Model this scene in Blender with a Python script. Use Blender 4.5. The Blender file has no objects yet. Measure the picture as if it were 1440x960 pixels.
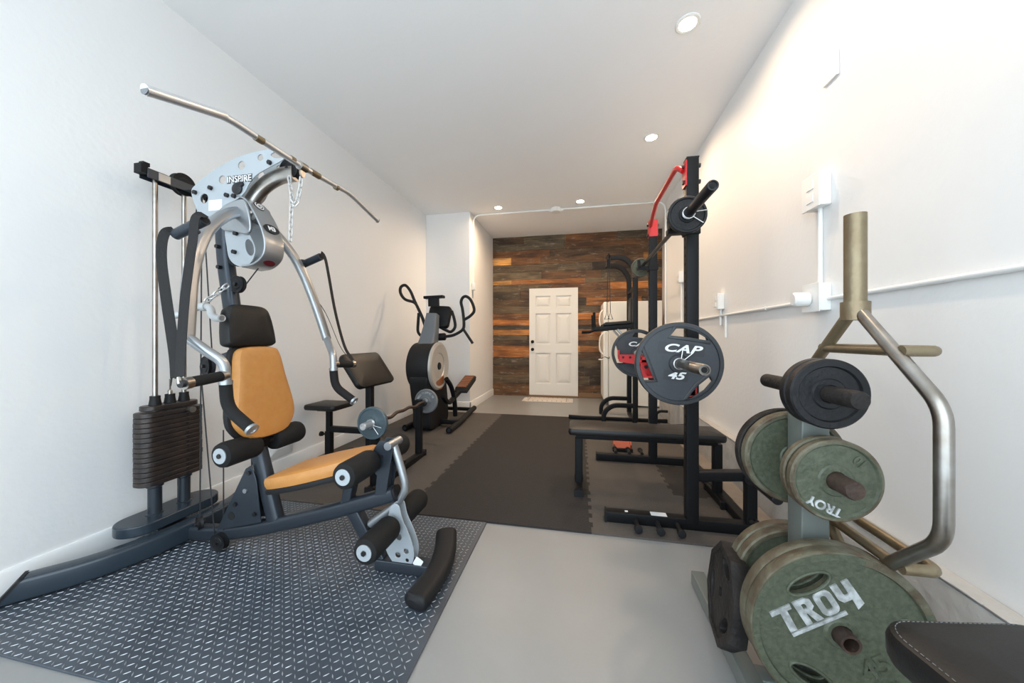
import bpy, bmesh, math, random
from mathutils import Vector as V, Matrix, Quaternion
random.seed(7)
C = bpy.context.scene.collection
PI = math.pi

# ------------------------------------------------------------------ materials
def mat(name, col, rough=.5, metal=0., bump=0., bscale=60., var=0., vscale=8., var_col=None, coat=0., detail=4., stretch=(1,1,1), spec=.5):
    m = bpy.data.materials.new(name); m.use_nodes = True
    nt = m.node_tree; b = nt.nodes['Principled BSDF']
    b.inputs['Base Color'].default_value = (*col, 1)
    b.inputs['Roughness'].default_value = rough
    b.inputs['Metallic'].default_value = metal
    b.inputs['Coat Weight'].default_value = coat
    b.inputs['Specular IOR Level'].default_value = spec
    if bump or var:
        tc = nt.nodes.new('ShaderNodeTexCoord'); mp = nt.nodes.new('ShaderNodeMapping')
        mp.inputs['Scale'].default_value = stretch
        nt.links.new(tc.outputs['Object'], mp.inputs['Vector'])
    if bump:
        n = nt.nodes.new('ShaderNodeTexNoise'); n.inputs['Scale'].default_value = bscale; n.inputs['Detail'].default_value = detail
        nt.links.new(mp.outputs['Vector'], n.inputs['Vector'])
        bp = nt.nodes.new('ShaderNodeBump'); bp.inputs['Strength'].default_value = bump; bp.inputs['Distance'].default_value = .01
        nt.links.new(n.outputs['Fac'], bp.inputs['Height']); nt.links.new(bp.outputs['Normal'], b.inputs['Normal'])
    if var:
        n = nt.nodes.new('ShaderNodeTexNoise'); n.inputs['Scale'].default_value = vscale; n.inputs['Detail'].default_value = 6
        nt.links.new(mp.outputs['Vector'], n.inputs['Vector'])
        r = nt.nodes.new('ShaderNodeValToRGB')
        r.color_ramp.elements[0].position = .5 - var; r.color_ramp.elements[1].position = .5 + var
        c2 = var_col or tuple(c * .7 for c in col)
        r.color_ramp.elements[0].color = (*col, 1); r.color_ramp.elements[1].color = (*c2, 1)
        nt.links.new(n.outputs['Fac'], r.inputs['Fac']); nt.links.new(r.outputs['Color'], b.inputs['Base Color'])
    return m
def emis(name, col, s):
    m = bpy.data.materials.new(name); m.use_nodes = True
    b = m.node_tree.nodes['Principled BSDF']
    b.inputs['Emission Color'].default_value = (*col, 1); b.inputs['Emission Strength'].default_value = s
    return m
M = dict(
    wall=mat('wall_paint', (.80, .795, .785), .5, bump=.12, bscale=35),
    ceil=mat('ceiling_paint', (.92, .918, .912), .8, bump=.1, bscale=30),
    floor=mat('floor_paint', (.262, .262, .258), .38, bump=.05, bscale=40, var=.3, vscale=3, var_col=(.235, .235, .23)),
    dirt=mat('bare_floor_edge', (.20, .165, .135), .9, bump=.3, bscale=60, var=.3, var_col=(.28, .24, .20)),
    stem=mat('stem_wall_concrete', (.44, .425, .40), .8, bump=.6, bscale=22, var=.2, vscale=10, var_col=(.52, .505, .48)),
    base=mat('baseboard_paint', (.80, .80, .79), .4),
    white=mat('white_plastic', (.82, .82, .80), .35),
    door=mat('door_paint', (.72, .70, .65), .45),
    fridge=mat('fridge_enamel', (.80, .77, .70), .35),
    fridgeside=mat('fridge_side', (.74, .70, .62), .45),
    rubber=mat('black_rubber', (.0075, .0075, .0085), .6, bump=.1, bscale=200, spec=.32),
    foam=mat('black_foam', (.0075, .0072, .0072), .8, bump=.15, bscale=250, spec=.32),
    vinyl=mat('black_vinyl', (.0085, .0078, .0076), .42, bump=.08, bscale=220, spec=.32),
    black=mat('black_powder_coat', (.0065, .0068, .0078), .45, spec=.2),
    blacksteel=mat('black_steel', (.03, .03, .032), .35, .6),
    blueblack=mat('gloss_blue_black', (.022, .033, .045), .25),
    gunmetal=mat('gunmetal_paint', (.034, .042, .053), .30, .4),
    silver=mat('silver_paint', (.36, .375, .39), .3, .75),
    plate_silver=mat('pale_silver_paint', (.42, .455, .48), .38, .35),
    chrome=mat('chrome', (.70, .70, .70), .28, .8),
    steel=mat('worn_steel', (.44, .43, .41), .3, 1., var=.25, vscale=14, var_col=(.26, .22, .18)),
    zinc=mat('zinc_chain', (.66, .66, .66), .32, .8),
    iron=mat('stack_iron', (.020, .018, .018), .36, .2, bump=.2, bscale=80, var=.25, vscale=16, var_col=(.048, .032, .025)),
    orange=mat('orange_vinyl', (.47, .20, .048), .42, bump=.1, bscale=180, var=.15, vscale=30, var_col=(.50, .225, .06)),
    strap=mat('woven_strap', (.018, .017, .017), .8, bump=.3, bscale=300, spec=.32),
    greyneck=mat('grey_shroud', (.13, .145, .16), .4),
    ring=mat('champagne_disc', (.50, .47, .43), .35, .35),
    amber=mat('amber_tread', (.22, .075, .025), .4),
    plate_blue=mat('blue_grey_plate', (.085, .118, .137), .4, .2, bump=.15, bscale=70),
    plate_grey=mat('grey_plate', (.13, .135, .14), .4, .25, bump=.15, bscale=70, var=.2, var_col=(.19, .195, .20)),
    plate_black=mat('black_plate', (.0085, .0085, .0095), .45, spec=.3, bump=.2, bscale=90),
    plate_cap=mat('charcoal_plate', (.031, .035, .042), .5, bump=.15, bscale=120),
    plate_cap2=mat('charcoal_plate_raised', (.022, .025, .029), .45),
    olive=mat('grey_green_enamel', (.083, .092, .060), .42, .05, bump=.35, bscale=60, var=.12, vscale=75, var_col=(.060, .067, .044), spec=.4),
    rust=mat('rusty_rim', (.085, .062, .038), .5, .25, bump=.5, bscale=50, var=.10, vscale=16, var_col=(.135, .125, .085)),
    rustpeg=mat('rusty_peg', (.075, .046, .033), .5, .4, bump=.3, bscale=60, var=.25, vscale=25, var_col=(.04, .027, .022)),
    brass=mat('tarnished_brass_steel', (.27, .22, .14), .42, .7, bump=.15, bscale=80, var=.22, vscale=16, var_col=(.20, .145, .085)),
    treegrey=mat('grey_green_paint', (.135, .148, .135), .35, .1),
    red=mat('red_paint', (.55, .02, .022), .35),
    maroon=mat('maroon_badge', (.10, .008, .014), .35),
    redfloor=mat('orange_red_plastic', (.50, .10, .05), .45),
    paint_white=mat('white_lettering', (.75, .75, .75), .5),
    silver_text=mat('silver_lettering', (.58, .60, .60), .4, .3, var=.1, vscale=40, var_col=(.30, .31, .30)),
    handlegrey=mat('grey_white_handle', (.46, .47, .47), .4, .2),
    cable=mat('cable', (.02, .02, .022), .4),
    diamond=mat('diamond_mat', (.030, .039, .052), .38, bump=.1, bscale=150, var=.25, vscale=5, var_col=(.062, .076, .095), spec=.6),
    lozenge=mat('worn_tread', (.48, .50, .52), .3, .3, var=.2, vscale=9, var_col=(.22, .235, .25)),
    foamdark=mat('dark_foam_tile', (.018, .0145, .013), .8, bump=.5, bscale=140),
    foamgrey=mat('grey_foam_tile', (.085, .072, .062), .8, bump=.5, bscale=120, var=.2, vscale=3, var_col=(.07, .06, .052)),
    rug=mat('pale_woven_rug', (.62, .56, .50), .9, bump=.6, bscale=90),
    rugdark=mat('rug_stripe', (.30, .25, .22), .9),
    oct=mat('worn_black_iron', (.010, .0088, .0082), .6, .2, spec=.25, bump=.4, bscale=60, var=.2, vscale=18, var_col=(.03, .025, .023)),
    lens=emis('lamp_lens', (1, .86, .66), 60.),
    dark=mat('dark_hole', (.006, .006, .006), .9),
    sill=mat('wooden_sill', (.20, .11, .05), .6),
)
def wood_mat():
    m = bpy.data.materials.new('reclaimed_wood'); m.use_nodes = True
    nt = m.node_tree; b = nt.nodes['Principled BSDF']; L = nt.links.new
    at = nt.nodes.new('ShaderNodeAttribute'); at.attribute_name = 'plank'
    tc = nt.nodes.new('ShaderNodeTexCoord'); mp = nt.nodes.new('ShaderNodeMapping'); mp.inputs['Scale'].default_value = (1.6, 1, 26)
    L(tc.outputs['Object'], mp.inputs['Vector'])
    n = nt.nodes.new('ShaderNodeTexNoise'); n.inputs['Scale'].default_value = 2.2; n.inputs['Detail'].default_value = 8; n.inputs['Distortion'].default_value = .6
    L(mp.outputs['Vector'], n.inputs['Vector'])
    r = nt.nodes.new('ShaderNodeValToRGB'); r.color_ramp.elements[0].position = .3; r.color_ramp.elements[1].position = .72
    r.color_ramp.elements[0].color = (.48, .45, .42, 1); r.color_ramp.elements[1].color = (1.35, 1.3, 1.25, 1)
    L(n.outputs['Fac'], r.inputs['Fac'])
    n2 = nt.nodes.new('ShaderNodeTexNoise'); n2.inputs['Scale'].default_value = 1.8; n2.inputs['Detail'].default_value = 5
    mp2 = nt.nodes.new('ShaderNodeMapping'); mp2.inputs['Scale'].default_value = (1, 1, 3.5)
    L(tc.outputs['Object'], mp2.inputs['Vector']); L(mp2.outputs['Vector'], n2.inputs['Vector'])
    r2 = nt.nodes.new('ShaderNodeValToRGB'); r2.color_ramp.elements[0].position = .36; r2.color_ramp.elements[1].position = .58
    r2.color_ramp.elements[0].color = (.45, .42, .40, 1); r2.color_ramp.elements[1].color = (1.1, 1.1, 1.1, 1)
    L(n2.outputs['Fac'], r2.inputs['Fac'])
    mx = nt.nodes.new('ShaderNodeMix'); mx.data_type = 'RGBA'; mx.blend_type = 'MULTIPLY'; mx.inputs[0].default_value = 1
    L(at.outputs['Color'], mx.inputs[6]); L(r.outputs['Color'], mx.inputs[7])
    mx2 = nt.nodes.new('ShaderNodeMix'); mx2.data_type = 'RGBA'; mx2.blend_type = 'MULTIPLY'; mx2.inputs[0].default_value = 1
    L(mx.outputs[2], mx2.inputs[6]); L(r2.outputs['Color'], mx2.inputs[7])
    n3 = nt.nodes.new('ShaderNodeTexNoise'); n3.inputs['Scale'].default_value = 5.5; n3.inputs['Detail'].default_value = 9; n3.inputs['Roughness'].default_value = .7
    mp3 = nt.nodes.new('ShaderNodeMapping'); mp3.inputs['Scale'].default_value = (1, 1, 3.2); mp3.inputs['Location'].default_value = (4, 0, 7)
    L(tc.outputs['Object'], mp3.inputs['Vector']); L(mp3.outputs['Vector'], n3.inputs['Vector'])
    r3 = nt.nodes.new('ShaderNodeValToRGB'); r3.color_ramp.elements[0].position = .56; r3.color_ramp.elements[1].position = .74
    r3.color_ramp.elements[0].color = (0, 0, 0, 1); r3.color_ramp.elements[1].color = (.55, .55, .55, 1); L(n3.outputs['Fac'], r3.inputs['Fac'])
    mx3 = nt.nodes.new('ShaderNodeMix'); mx3.data_type = 'RGBA'; L(r3.outputs['Color'], mx3.inputs[0]); L(mx2.outputs[2], mx3.inputs[6]); mx3.inputs[7].default_value = (.50, .40, .30, 1)
    L(mx3.outputs[2], b.inputs['Base Color']); b.inputs['Roughness'].default_value = .65
    bp = nt.nodes.new('ShaderNodeBump'); bp.inputs['Strength'].default_value = .4; bp.inputs['Distance'].default_value = .01
    L(n.outputs['Fac'], bp.inputs['Height']); L(bp.outputs['Normal'], b.inputs['Normal'])
    return m
M['wood'] = wood_mat()

# ------------------------------------------------------------------ geometry helpers
def fillet(pts, f, seg=6):
    pts = [V(p) for p in pts]
    if not f or len(pts) < 3: return pts
    out = [pts[0]]
    for i in range(1, len(pts) - 1):
        a, b, c = pts[i-1], pts[i], pts[i+1]
        la, lc = (a-b).length, (c-b).length
        d = min(f, la*.49, lc*.49)
        p, q = b + (a-b)/la*d, b + (c-b)/lc*d
        for k in range(seg+1):
            t = k/seg
            out.append(p*(1-t)**2 + b*2*t*(1-t) + q*t*t)
    out.append(pts[-1]); return out
def smooth_path(pts, n=8):                                          # Catmull-Rom through the points
    pts = [V(p) for p in pts]; P = [pts[0]*2-pts[1]] + pts + [pts[-1]*2-pts[-2]]; out = []
    for i in range(1, len(P)-2):
        for k in range(n):
            t = k/n; a, b, c, d = P[i-1], P[i], P[i+1], P[i+2]
            out.append(.5*((2*b) + (c-a)*t + (2*a-5*b+4*c-d)*t*t + (3*b-a-3*c+d)*t**3))
    out.append(pts[-1]); return out
def circ(r, n=14): return [(r*math.cos(2*PI*k/n), r*math.sin(2*PI*k/n)) for k in range(n)]
def rrect(w, h, r, seg=4):
    r = min(r, w/2*.999, h/2*.999); out = []
    for cx, cy, a0 in ((w/2-r, h/2-r, 0), (-w/2+r, h/2-r, PI/2), (-w/2+r, -h/2+r, PI), (w/2-r, -h/2+r, 1.5*PI)):
        for k in range(seg+1):
            a = a0 + PI/2*k/seg; out.append((cx+r*math.cos(a), cy+r*math.sin(a)))
    return out
def frame(o, u, v):
    u = V(u).normalized(); v = V(v); w = u.cross(v).normalized(); v = w.cross(u)
    m = Matrix((u, v, w)).transposed().to_4x4(); m.translation = V(o); return m
XZ = lambda x, y, z: frame((x, y, z), (1, 0, 0), (0, 0, 1))         # faces -Y, reads left to right from the front
class MB:
    def __init__(s): s.bm = bmesh.new()
    def face(s, vs, m=0):
        try:
            f = s.bm.faces.new(vs); f.material_index = m; return f
        except ValueError: return None
    def box(s, c, d, rot=None, m=0):
        R = rot or Matrix()
        vs = [s.bm.verts.new(V(c) + (R @ V((x*d[0]/2, y*d[1]/2, z*d[2]/2)))) for x in (-1, 1) for y in (-1, 1) for z in (-1, 1)]
        for q in ((0, 1, 3, 2), (4, 6, 7, 5), (0, 4, 5, 1), (2, 3, 7, 6), (0, 2, 6, 4), (1, 5, 7, 3)): s.face([vs[i] for i in q], m)
        return s
    def sweep(s, pts, prof, up=None, cap=True, closed=False, m=0, scale=None):
        pts = [V(p) for p in pts]; n = len(pts); T = []
        for i in range(n):
            if closed: t = pts[(i+1) % n] - pts[i-1]
            else: t = pts[min(i+1, n-1)] - pts[max(i-1, 0)]
            T.append(t.normalized())
        u = V(up) if up else (V((0, 0, 1)) if abs(T[0].z) < .9 else V((0, 1, 0)))
        rings = []
        for i in range(n):
            if up is None and i:
                q = T[i-1].rotation_difference(T[i]); u = q @ u
            elif up is not None and abs(V(up).dot(T[i])) < .98: u = V(up)
            b = T[i].cross(u).normalized(); uu = b.cross(T[i]).normalized()
            k = scale[i] if scale else 1
            rings.append([s.bm.verts.new(pts[i] + b*a*k + uu*c*k) for a, c in prof])
            if up is None: u = uu
        p = len(prof)
        for i in range(n if closed else n-1):
            r0, r1 = rings[i], rings[(i+1) % n]
            for k in range(p): s.face([r0[k], r0[(k+1) % p], r1[(k+1) % p], r1[k]], m)
        if cap and not closed:
            s.face(rings[0][::-1], m); s.face(rings[-1], m)
        return s
    def tube(s, pts, r, f=0, n=14, closed=False, m=0): return s.sweep(pts if closed else fillet(pts, f), circ(r, n), closed=closed, m=m)
    def bar(s, pts, w, h, f=0, up=(0, 0, 1), r=.006, m=0): return s.sweep(fillet(pts, f), rrect(w, h, r, 3), up=up, m=m)
    def lathe(s, prof, o, ax, n=40, closed=False, m=0):             # prof: (radius, distance along axis)
        o = V(o); ax = V(ax).normalized(); e = ax.orthogonal().normalized(); g = ax.cross(e); R = []
        for r, t in prof:
            if r < 1e-6: R.append([s.bm.verts.new(o+ax*t)])
            else: R.append([s.bm.verts.new(o+ax*t+(e*math.cos(2*PI*k/n)+g*math.sin(2*PI*k/n))*r) for k in range(n)])
        idx = list(range(len(R)-1)) + ([len(R)-1] if closed else [])
        for i in idx:
            a, b = R[i], R[(i+1) % len(R)]
            for k in range(n):
                l = (k+1) % n
                if len(a) == 1 and len(b) == 1: continue
                if len(a) == 1: s.face([a[0], b[k], b[l]], m)
                elif len(b) == 1: s.face([a[k], b[0], a[l]], m)
                else: s.face([a[k], b[k], b[l], a[l]], m)
        return s
    def cyl(s, p0, p1, r, n=20, m=0, bev=0):
        a = V(p1)-V(p0); L = a.length
        pr = [(0, 0), (r-bev, 0)] + ([(r, bev), (r, L-bev)] if bev else [(r, L)]) + ([(r-bev, L)] if bev else []) + [(0, L)]
        return s.lathe(pr, p0, a, n, m=m)
    def prism(s, poly, Mx, th, m=0):                                # solid outline; thickness centred on Mx's plane
        top = [s.bm.verts.new(Mx @ V((x, y, th/2))) for x, y in poly]; bot = [s.bm.verts.new(Mx @ V((x, y, -th/2))) for x, y in poly]
        s.face(top, m); s.face(bot[::-1], m); n = len(poly)
        for k in range(n): s.face([top[k], bot[k], bot[(k+1) % n], top[(k+1) % n]], m)
        return s
    def mesh(s, me, Mx=None, m=None):
        k0 = len(s.bm.verts); f0 = len(s.bm.faces); s.bm.from_mesh(me); s.bm.verts.ensure_lookup_table(); s.bm.faces.ensure_lookup_table()
        if Mx:
            for v in s.bm.verts[k0:]: v.co = Mx @ v.co
        if m is not None:
            for f in s.bm.faces[f0:]: f.material_index = m
        return s
    def holed(s, outer, holes, Mx, th, bev=0, m=0):                 # filled outline with holes, from a 2D curve
        cu = bpy.data.curves.new('tmp', 'CURVE'); cu.dimensions = '2D'; cu.fill_mode = 'BOTH'; cu.extrude = th/2-bev; cu.bevel_depth = bev; cu.bevel_resolution = 1; cu.offset = -bev
        for P in [outer]+holes:
            sp = cu.splines.new('POLY'); sp.points.add(len(P)-1); sp.use_cyclic_u = True
            for q, (x, y) in zip(sp.points, P): q.co = (x, y, 0, 1)
        return s.mesh(to_mesh(cu), Mx, m)
    def text(s, body, size, Mx, th=.002, shear=0, off=0, space=1., m=0):
        cu = bpy.data.curves.new('tmp', 'FONT'); cu.body = body; cu.size = size; cu.extrude = th/2; cu.align_x = 'CENTER'; cu.align_y = 'CENTER'
        cu.shear = shear; cu.offset = off; cu.space_character = space
        return s.mesh(to_mesh(cu), Mx, m)
    def build(s, name, mats, parent=None, origin=None, bevel=0, sharp=35, weld=False):
        if not isinstance(mats, (list, tuple)): mats = [mats]
        bm = s.bm
        if weld: bmesh.ops.remove_doubles(bm, verts=bm.verts, dist=1e-5)
        bmesh.ops.recalc_face_normals(bm, faces=bm.faces)
        o0 = V(origin) if origin is not None else (V(parent['_w']) if parent and '_w' in parent.keys() else V((0, 0, 0)))
        if origin is not None or parent is not None:
            for v in bm.verts: v.co -= o0
        me = bpy.data.meshes.new(name); bm.to_mesh(me); bm.free()
        for p in me.polygons: p.use_smooth = True
        me.set_sharp_from_angle(angle=math.radians(sharp))
        for k in mats: me.materials.append(M[k] if isinstance(k, str) else k)
        o = bpy.data.objects.new(name, me); C.objects.link(o)
        if parent is not None: o.parent = parent; o['_w'] = o0
        elif origin is not None: o.location = o0; o['_w'] = o0
        if bevel:
            b = o.modifiers.new('Bevel', 'BEVEL'); b.width = bevel; b.segments = 2; b.limit_method = 'ANGLE'; b.angle_limit = math.radians(40)
        return o
def to_mesh(cu):
    o = bpy.data.objects.new('tmp', cu); C.objects.link(o)
    dg = bpy.context.evaluated_depsgraph_get(); dg.update()
    me = bpy.data.meshes.new_from_object(o.evaluated_get(dg))
    bpy.data.objects.remove(o); bpy.data.curves.remove(cu); return me
def tag(o, label, cat, group=None):
    o['label'] = label; o['category'] = cat
    if group: o['group'] = group
    return o
def thing(name, label, cat, loc, group=None):
    o = bpy.data.objects.new(name, None); C.objects.link(o); o.location = loc; o['_w'] = loc; o.empty_display_size = .05
    return tag(o, label, cat, group)
def dup(root, loc, label, group=None):
    r = root.copy(); C.objects.link(r); r.location = loc; r['label'] = label
    if group: r['group'] = group
    for ch in list(root.children):
        c = ch.copy(); C.objects.link(c); c.parent = r
        for g in list(ch.children):
            d = g.copy(); C.objects.link(d); d.parent = c
    return r
def struct(mb, name, m, **k):
    o = mb.build(name, m, **k); o['kind'] = 'structure'; return o
def pad(w, h, t, Mx, r=.05, e=.018, m=0, mb=None):                  # upholstered pad: rounded outline, soft edges; front face at +w axis
    mb = mb or MB(); rings = []
    steps = [(e*1.0, 0), (e*.3, .0+e*.25), (0, e), (0, t-e), (e*.3, t-e*.25), (e, t), (e*2.4, t+.004), (min(w, h)*.3, t+.010)]
    for ins, z in steps:
        P = rrect(w-2*ins, h-2*ins, max(r-ins, .004), 6)
        rings.append([mb.bm.verts.new(Mx @ V((x, y, z))) for x, y in P])
    n = len(rings[0])
    for a, b in zip(rings, rings[1:]):
        for k in range(n): mb.face([a[k], a[(k+1) % n], b[(k+1) % n], b[k]], m)
    mb.face(rings[0][::-1], m); mb.face(rings[-1], m); return mb
def outline_pad(P, t, Mx, e=.015, m=0, mb=None, dome=.006):         # the same for any outline given as points
    mb = mb or MB(); c = V((sum(p[0] for p in P)/len(P), sum(p[1] for p in P)/len(P)))
    R = max((V(p)-c).length for p in P); rings = []
    for ins, z in [(e, 0), (e*.3, e*.25), (0, e), (0, t-e), (e*.3, t-e*.25), (e, t), (e*2.5, t+dome*.5), (R*.5, t+dome)]:
        k = 1-ins/R; rings.append([mb.bm.verts.new(Mx @ V((c.x+(x-c.x)*k, c.y+(y-c.y)*k, z))) for x, y in P])
    n = len(P)
    for a, b in zip(rings, rings[1:]):
        for k in range(n): mb.face([a[k], a[(k+1) % n], b[(k+1) % n], b[k]], m)
    mb.face(rings[0][::-1], m); mb.face(rings[-1], m); return mb
def closed_smooth(P, n=6):
    k = len(P); out = []
    for i in range(k):
        a, b, c, d = (V((*P[(i+j) % k], 0)) for j in (-1, 0, 1, 2))
        for q in range(n):
            t = q/n; p = .5*((2*b)+(c-a)*t+(2*a-5*b+4*c-d)*t*t+(3*b-a-3*c+d)*t**3); out.append((p.x, p.y))
    return out

# ------------------------------------------------------------------ the room  (X across, Y away from the garage opening, Z up; metres)
XL, XR, H, YF, YB = -2.45, 1.26, 3.15, -.70, 6.70
YC, XC = 5.20, -1.70                                                # projecting column on the left
YN, XN = 5.42, 1.50                                                 # niche at the back right
struct(MB().box(((XL+XN)/2, (YF+YB)/2-.6, -.05), (XN-XL+.4, YB-YF+1.6, .1)), 'floor', 'floor')
struct(MB().box(((XL+XN)/2, (YF+YB)/2, H+.05), (XN-XL+.4, YB-YF+.2, .1)), 'ceiling', 'ceil')
struct(MB().box((XL-.06, (YF+YB)/2, H/2), (.12, YB-YF, H)), 'wall_left', 'wall')
struct(MB().box((XR+.1, (YF+YN)/2, H/2), (.2, YN-YF, H)).box((XN+.1, (YN+YB)/2, H/2), (.2, YB-YN, H)), 'wall_right', 'wall')
struct(MB().box(((XL+XC)/2, (YC+YB)/2, H/2), (XC-XL, YB-YC, H)), 'wall_column', 'wall', bevel=.006)
# stem wall with a ledge along the right wall, broken mortar along its lip
mb = MB().bar([(1.22, YF, .165), (1.22, YN, .165)], .08, .33, r=.006)
struct(mb, 'trim_1', 'stem')
struct(MB().box((1.115, (1.7+4.95)/2, .003), (.13, 3.25, .006)), 'trim_2', 'dirt')
mb = MB(); y = YF
while y < YN-.2:
    l = random.uniform(.05, .16); w = random.uniform(.002, .0055)
    mb.sweep(smooth_path([(1.184-w*.2, y, .335), (1.184, y+l*.5, .337), (1.184-w*.2, y+l, .335)], 3), circ(w, 7)); y += l*random.uniform(1., 2.6)
struct(mb, 'trim_3', 'stem')
mb = MB(); mb.tube([(1.1805+random.uniform(-.0015, .0015), YF+k*.06, .3335+random.uniform(-.0015, .0015)) for k in range(int((YN-YF)/.06))], .0032, n=6)
struct(mb, 'trim_5', 'plate_grey')
def skirting(name, a, b, nrm, h=.125):
    a, b, n = V((*a, 0)), V((*b, 0)), V((*nrm, 0)); mb = MB(); t = .016
    prof = [(0, 0), (t, 0), (t, h-.012), (t-.006, h), (0, h)]
    r = [[mb.bm.verts.new(p + n*x + V((0, 0, z))) for x, z in prof] for p in (a, b)]
    for k in range(5): mb.face([r[0][k], r[0][(k+1) % 5], r[1][(k+1) % 5], r[1][k]])
    mb.face(r[0]); mb.face(r[1][::-1]); return struct(mb, name, 'base')
skirting('baseboard_left', (XL, YF), (XL, YC), (1, 0))
skirting('baseboard_column', (XL, YC), (XC+.016, YC), (0, -1))
skirting('baseboard_return', (XC, YC-.016), (XC, YB), (1, 0))
# reclaimed plank wall, each plank its own tone
mb = MB(); lay = []; wr = random.Random(11)
TONE = dict(B=[(.22, .138, .076), (.19, .124, .074), (.165, .112, .072)], D=[(.15, .12, .095), (.15, .108, .074), (.115, .082, .058)], G=[(.185, .155, .128), (.15, .12, .095), (.165, .135, .11)],
            O=[(.30, .185, .095), (.27, .165, .085), (.25, .16, .088)], P=[(.36, .255, .155), (.32, .21, .115)])
# courses from the floor up: height, and the kinds of board in it
ROWS = [(.11, 'BBD'), (.12, 'BBO'), (.16, 'DD'), (.17, 'DDG'), (.16, 'DGB'), (.11, 'OOB'), (.11, 'OPO'), (.10, 'DB'), (.10, 'DDB'), (.10, 'PPO'), (.08, 'DB'), (.11, 'OBO'), (.11, 'OOP'),
        (.14, 'DGB'), (.14, 'DDB'), (.14, 'GDB'), (.13, 'DBO'), (.085, 'POGG'), (.145, 'GBG'), (.14, 'DGD'), (.14, 'PBBB'), (.125, 'BDB'), (.125, 'GBB'), (.14, 'DGB')]
kz = H/sum(q for q, _ in ROWS); z = 0.0
for hh, kinds in ROWS:
    h = hh*kz; x = XC; n = 0
    while x < XN-.001:
        l = wr.uniform(.3, .6) if kinds[0] == 'P' and n == 0 else wr.uniform(.55, 1.5); l = min(l, XN-x)
        if XN-x-l < .2: l = XN-x
        c = wr.choice(TONE[kinds[n % len(kinds)]]); k = wr.uniform(.85, 1.15); dth = wr.uniform(0, .008)
        mb.box((x+l/2, YB-.005-dth/2, z+h/2), (l-.003, .03+dth, h-.003)); lay += [tuple(min(1, a*k*2.3*t_) for a, t_ in zip(c, (1.02, 1.06, .96)))]*6; x += l; n += 1
    z += h
mb.bm.faces.ensure_lookup_table(); ca = mb.bm.loops.layers.color.new('plank')
for f, c in zip(mb.bm.faces, lay):
    for l in f.loops: l[ca] = (*c, 1)
struct(mb.box(((XC+XN)/2, YB+.06, H/2), (XN-XC, .09, H)), 'wall_back', 'wood')
# six panel door
d = MB(); dx0, dx1, dz0, dz1, dy = -.955, -.015, .03, 2.11, YB-.055
W = dx1-dx0
def rect(a, b, c, e): return [(a, c), (b, c), (b, e), (a, e)]
cols = [(dx0+.125, dx0+W/2-.055), (dx0+W/2+.055, dx1-.125)]; zs = [(.26, .85), (1.02, 1.62), (1.74, 1.96)]
wins = [rect(a, b, c, e) for a, b in cols for c, e in zs]
d.holed(rect(dx0, dx1, dz0, dz1), wins, XZ(0, dy+.012, 0), .03, .002)
d.box(((dx0+dx1)/2, dy+.027, (dz0+dz1)/2), (W-.01, .01, dz1-dz0-.01))
for a, b in cols:
    for c, e in zs:
        pad(b-a-.05, e-c-.05, .010, frame(((a+b)/2, dy+.0245, (c+e)/2), (1, 0, 0), (0, 0, 1)), r=.004, e=.006, mb=d)
dr = struct(d, 'door_1', 'door', origin=((dx0+dx1)/2, dy, dz0))
h = MB()
for zz, rr in ((1.07, .027), (.92, .026)):
    h.lathe([(0, 0), (.032, 0), (.032, .006), (.012, .01), (.012, .03), (rr, .04), (rr, .055), (.015, .064), (0, .064)], (dx0+.065, dy-.002, zz), (0, -1, 0), 24)
h.build('door_handle', 'black', dr)
struct(MB().box(((dx0+dx1)/2, YB-.045, .014), (W+.03, .07, .028)).box((.25, YB-.03, .05), (.5, .03, .09)), 'trim_4', 'sill', bevel=.003)

# recessed ceiling lamps
lampsrc = None
LP = [(.685, 2.364, 'recessed ceiling lamp nearest the right wall top corner, the biggest glow'), (.714, 3.631, 'recessed ceiling lamp above the middle of the squat rack'),
      (-1.22, 5.12, 'recessed ceiling lamp over the left end of the ceiling conduit'), (.021, 5.12, 'recessed ceiling lamp over the right half of the ceiling conduit')]
for x, y, lb in LP:
    if lampsrc is None:
        t = thing('recessed_light', lb, 'ceiling light', (x, y, H), 'recessed ceiling lamps')
        MB().lathe([(.052, -.004), (.075, 0), (.075, -.004), (.068, -.008), (.052, -.006)], (x, y, H), (0, 0, 1), 32, closed=True).build('trim_ring', 'white', t)
        MB().lathe([(0, -.006), (.03, -.006), (.052, -.0045), (.052, -.001), (0, -.001)], (x, y, H), (0, 0, 1), 32).build('lens', 'lens', t)
        lampsrc = t
    else: dup(lampsrc, (x, y, H), lb)

# ---- conduits and boxes
def plate_box(c, d, name, label, cat, cover=None, extra=None):
    t = thing(name, label, cat, c)
    MB().box(c, d).build('housing', 'white', t, bevel=.004)
    return t
cw = MB().tube([(1.247, YF, 1.335), (1.247, 5.35, 1.335)], .0105, n=12)
for y in (.35, 1.2, 2.6, 4.1): cw.bar([(1.247, y-.011, 1.335), (1.247, y+.011, 1.335)], .024, .026, r=.008)
tag(cw.build('conduit', 'white', origin=(1.247, 1.9, 1.335)), 'long white conduit running level along the right wall', 'conduit')
cc = MB().tube([(-1.688, 5.33, 2.02), (-1.688, 5.33, 3.134), (1.246, 5.33, 3.134), (1.246, 5.33, .95)], .0145, f=.14, n=12)
tag(cc.build('conduit', 'white', origin=(0, 5.33, 3.134)), 'white conduit crossing the ceiling and bending down both walls', 'conduit')
t = thing('junction_box', 'small round white junction box on the ceiling conduit', 'junction box', (-.347, 5.33, H))
MB().lathe([(0, 0), (.078, 0), (.078, -.050), (.070, -.060), (0, -.060)], (-.347, 5.33, H), (0, 0, 1), 28).build('cover', 'white', t)
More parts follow.
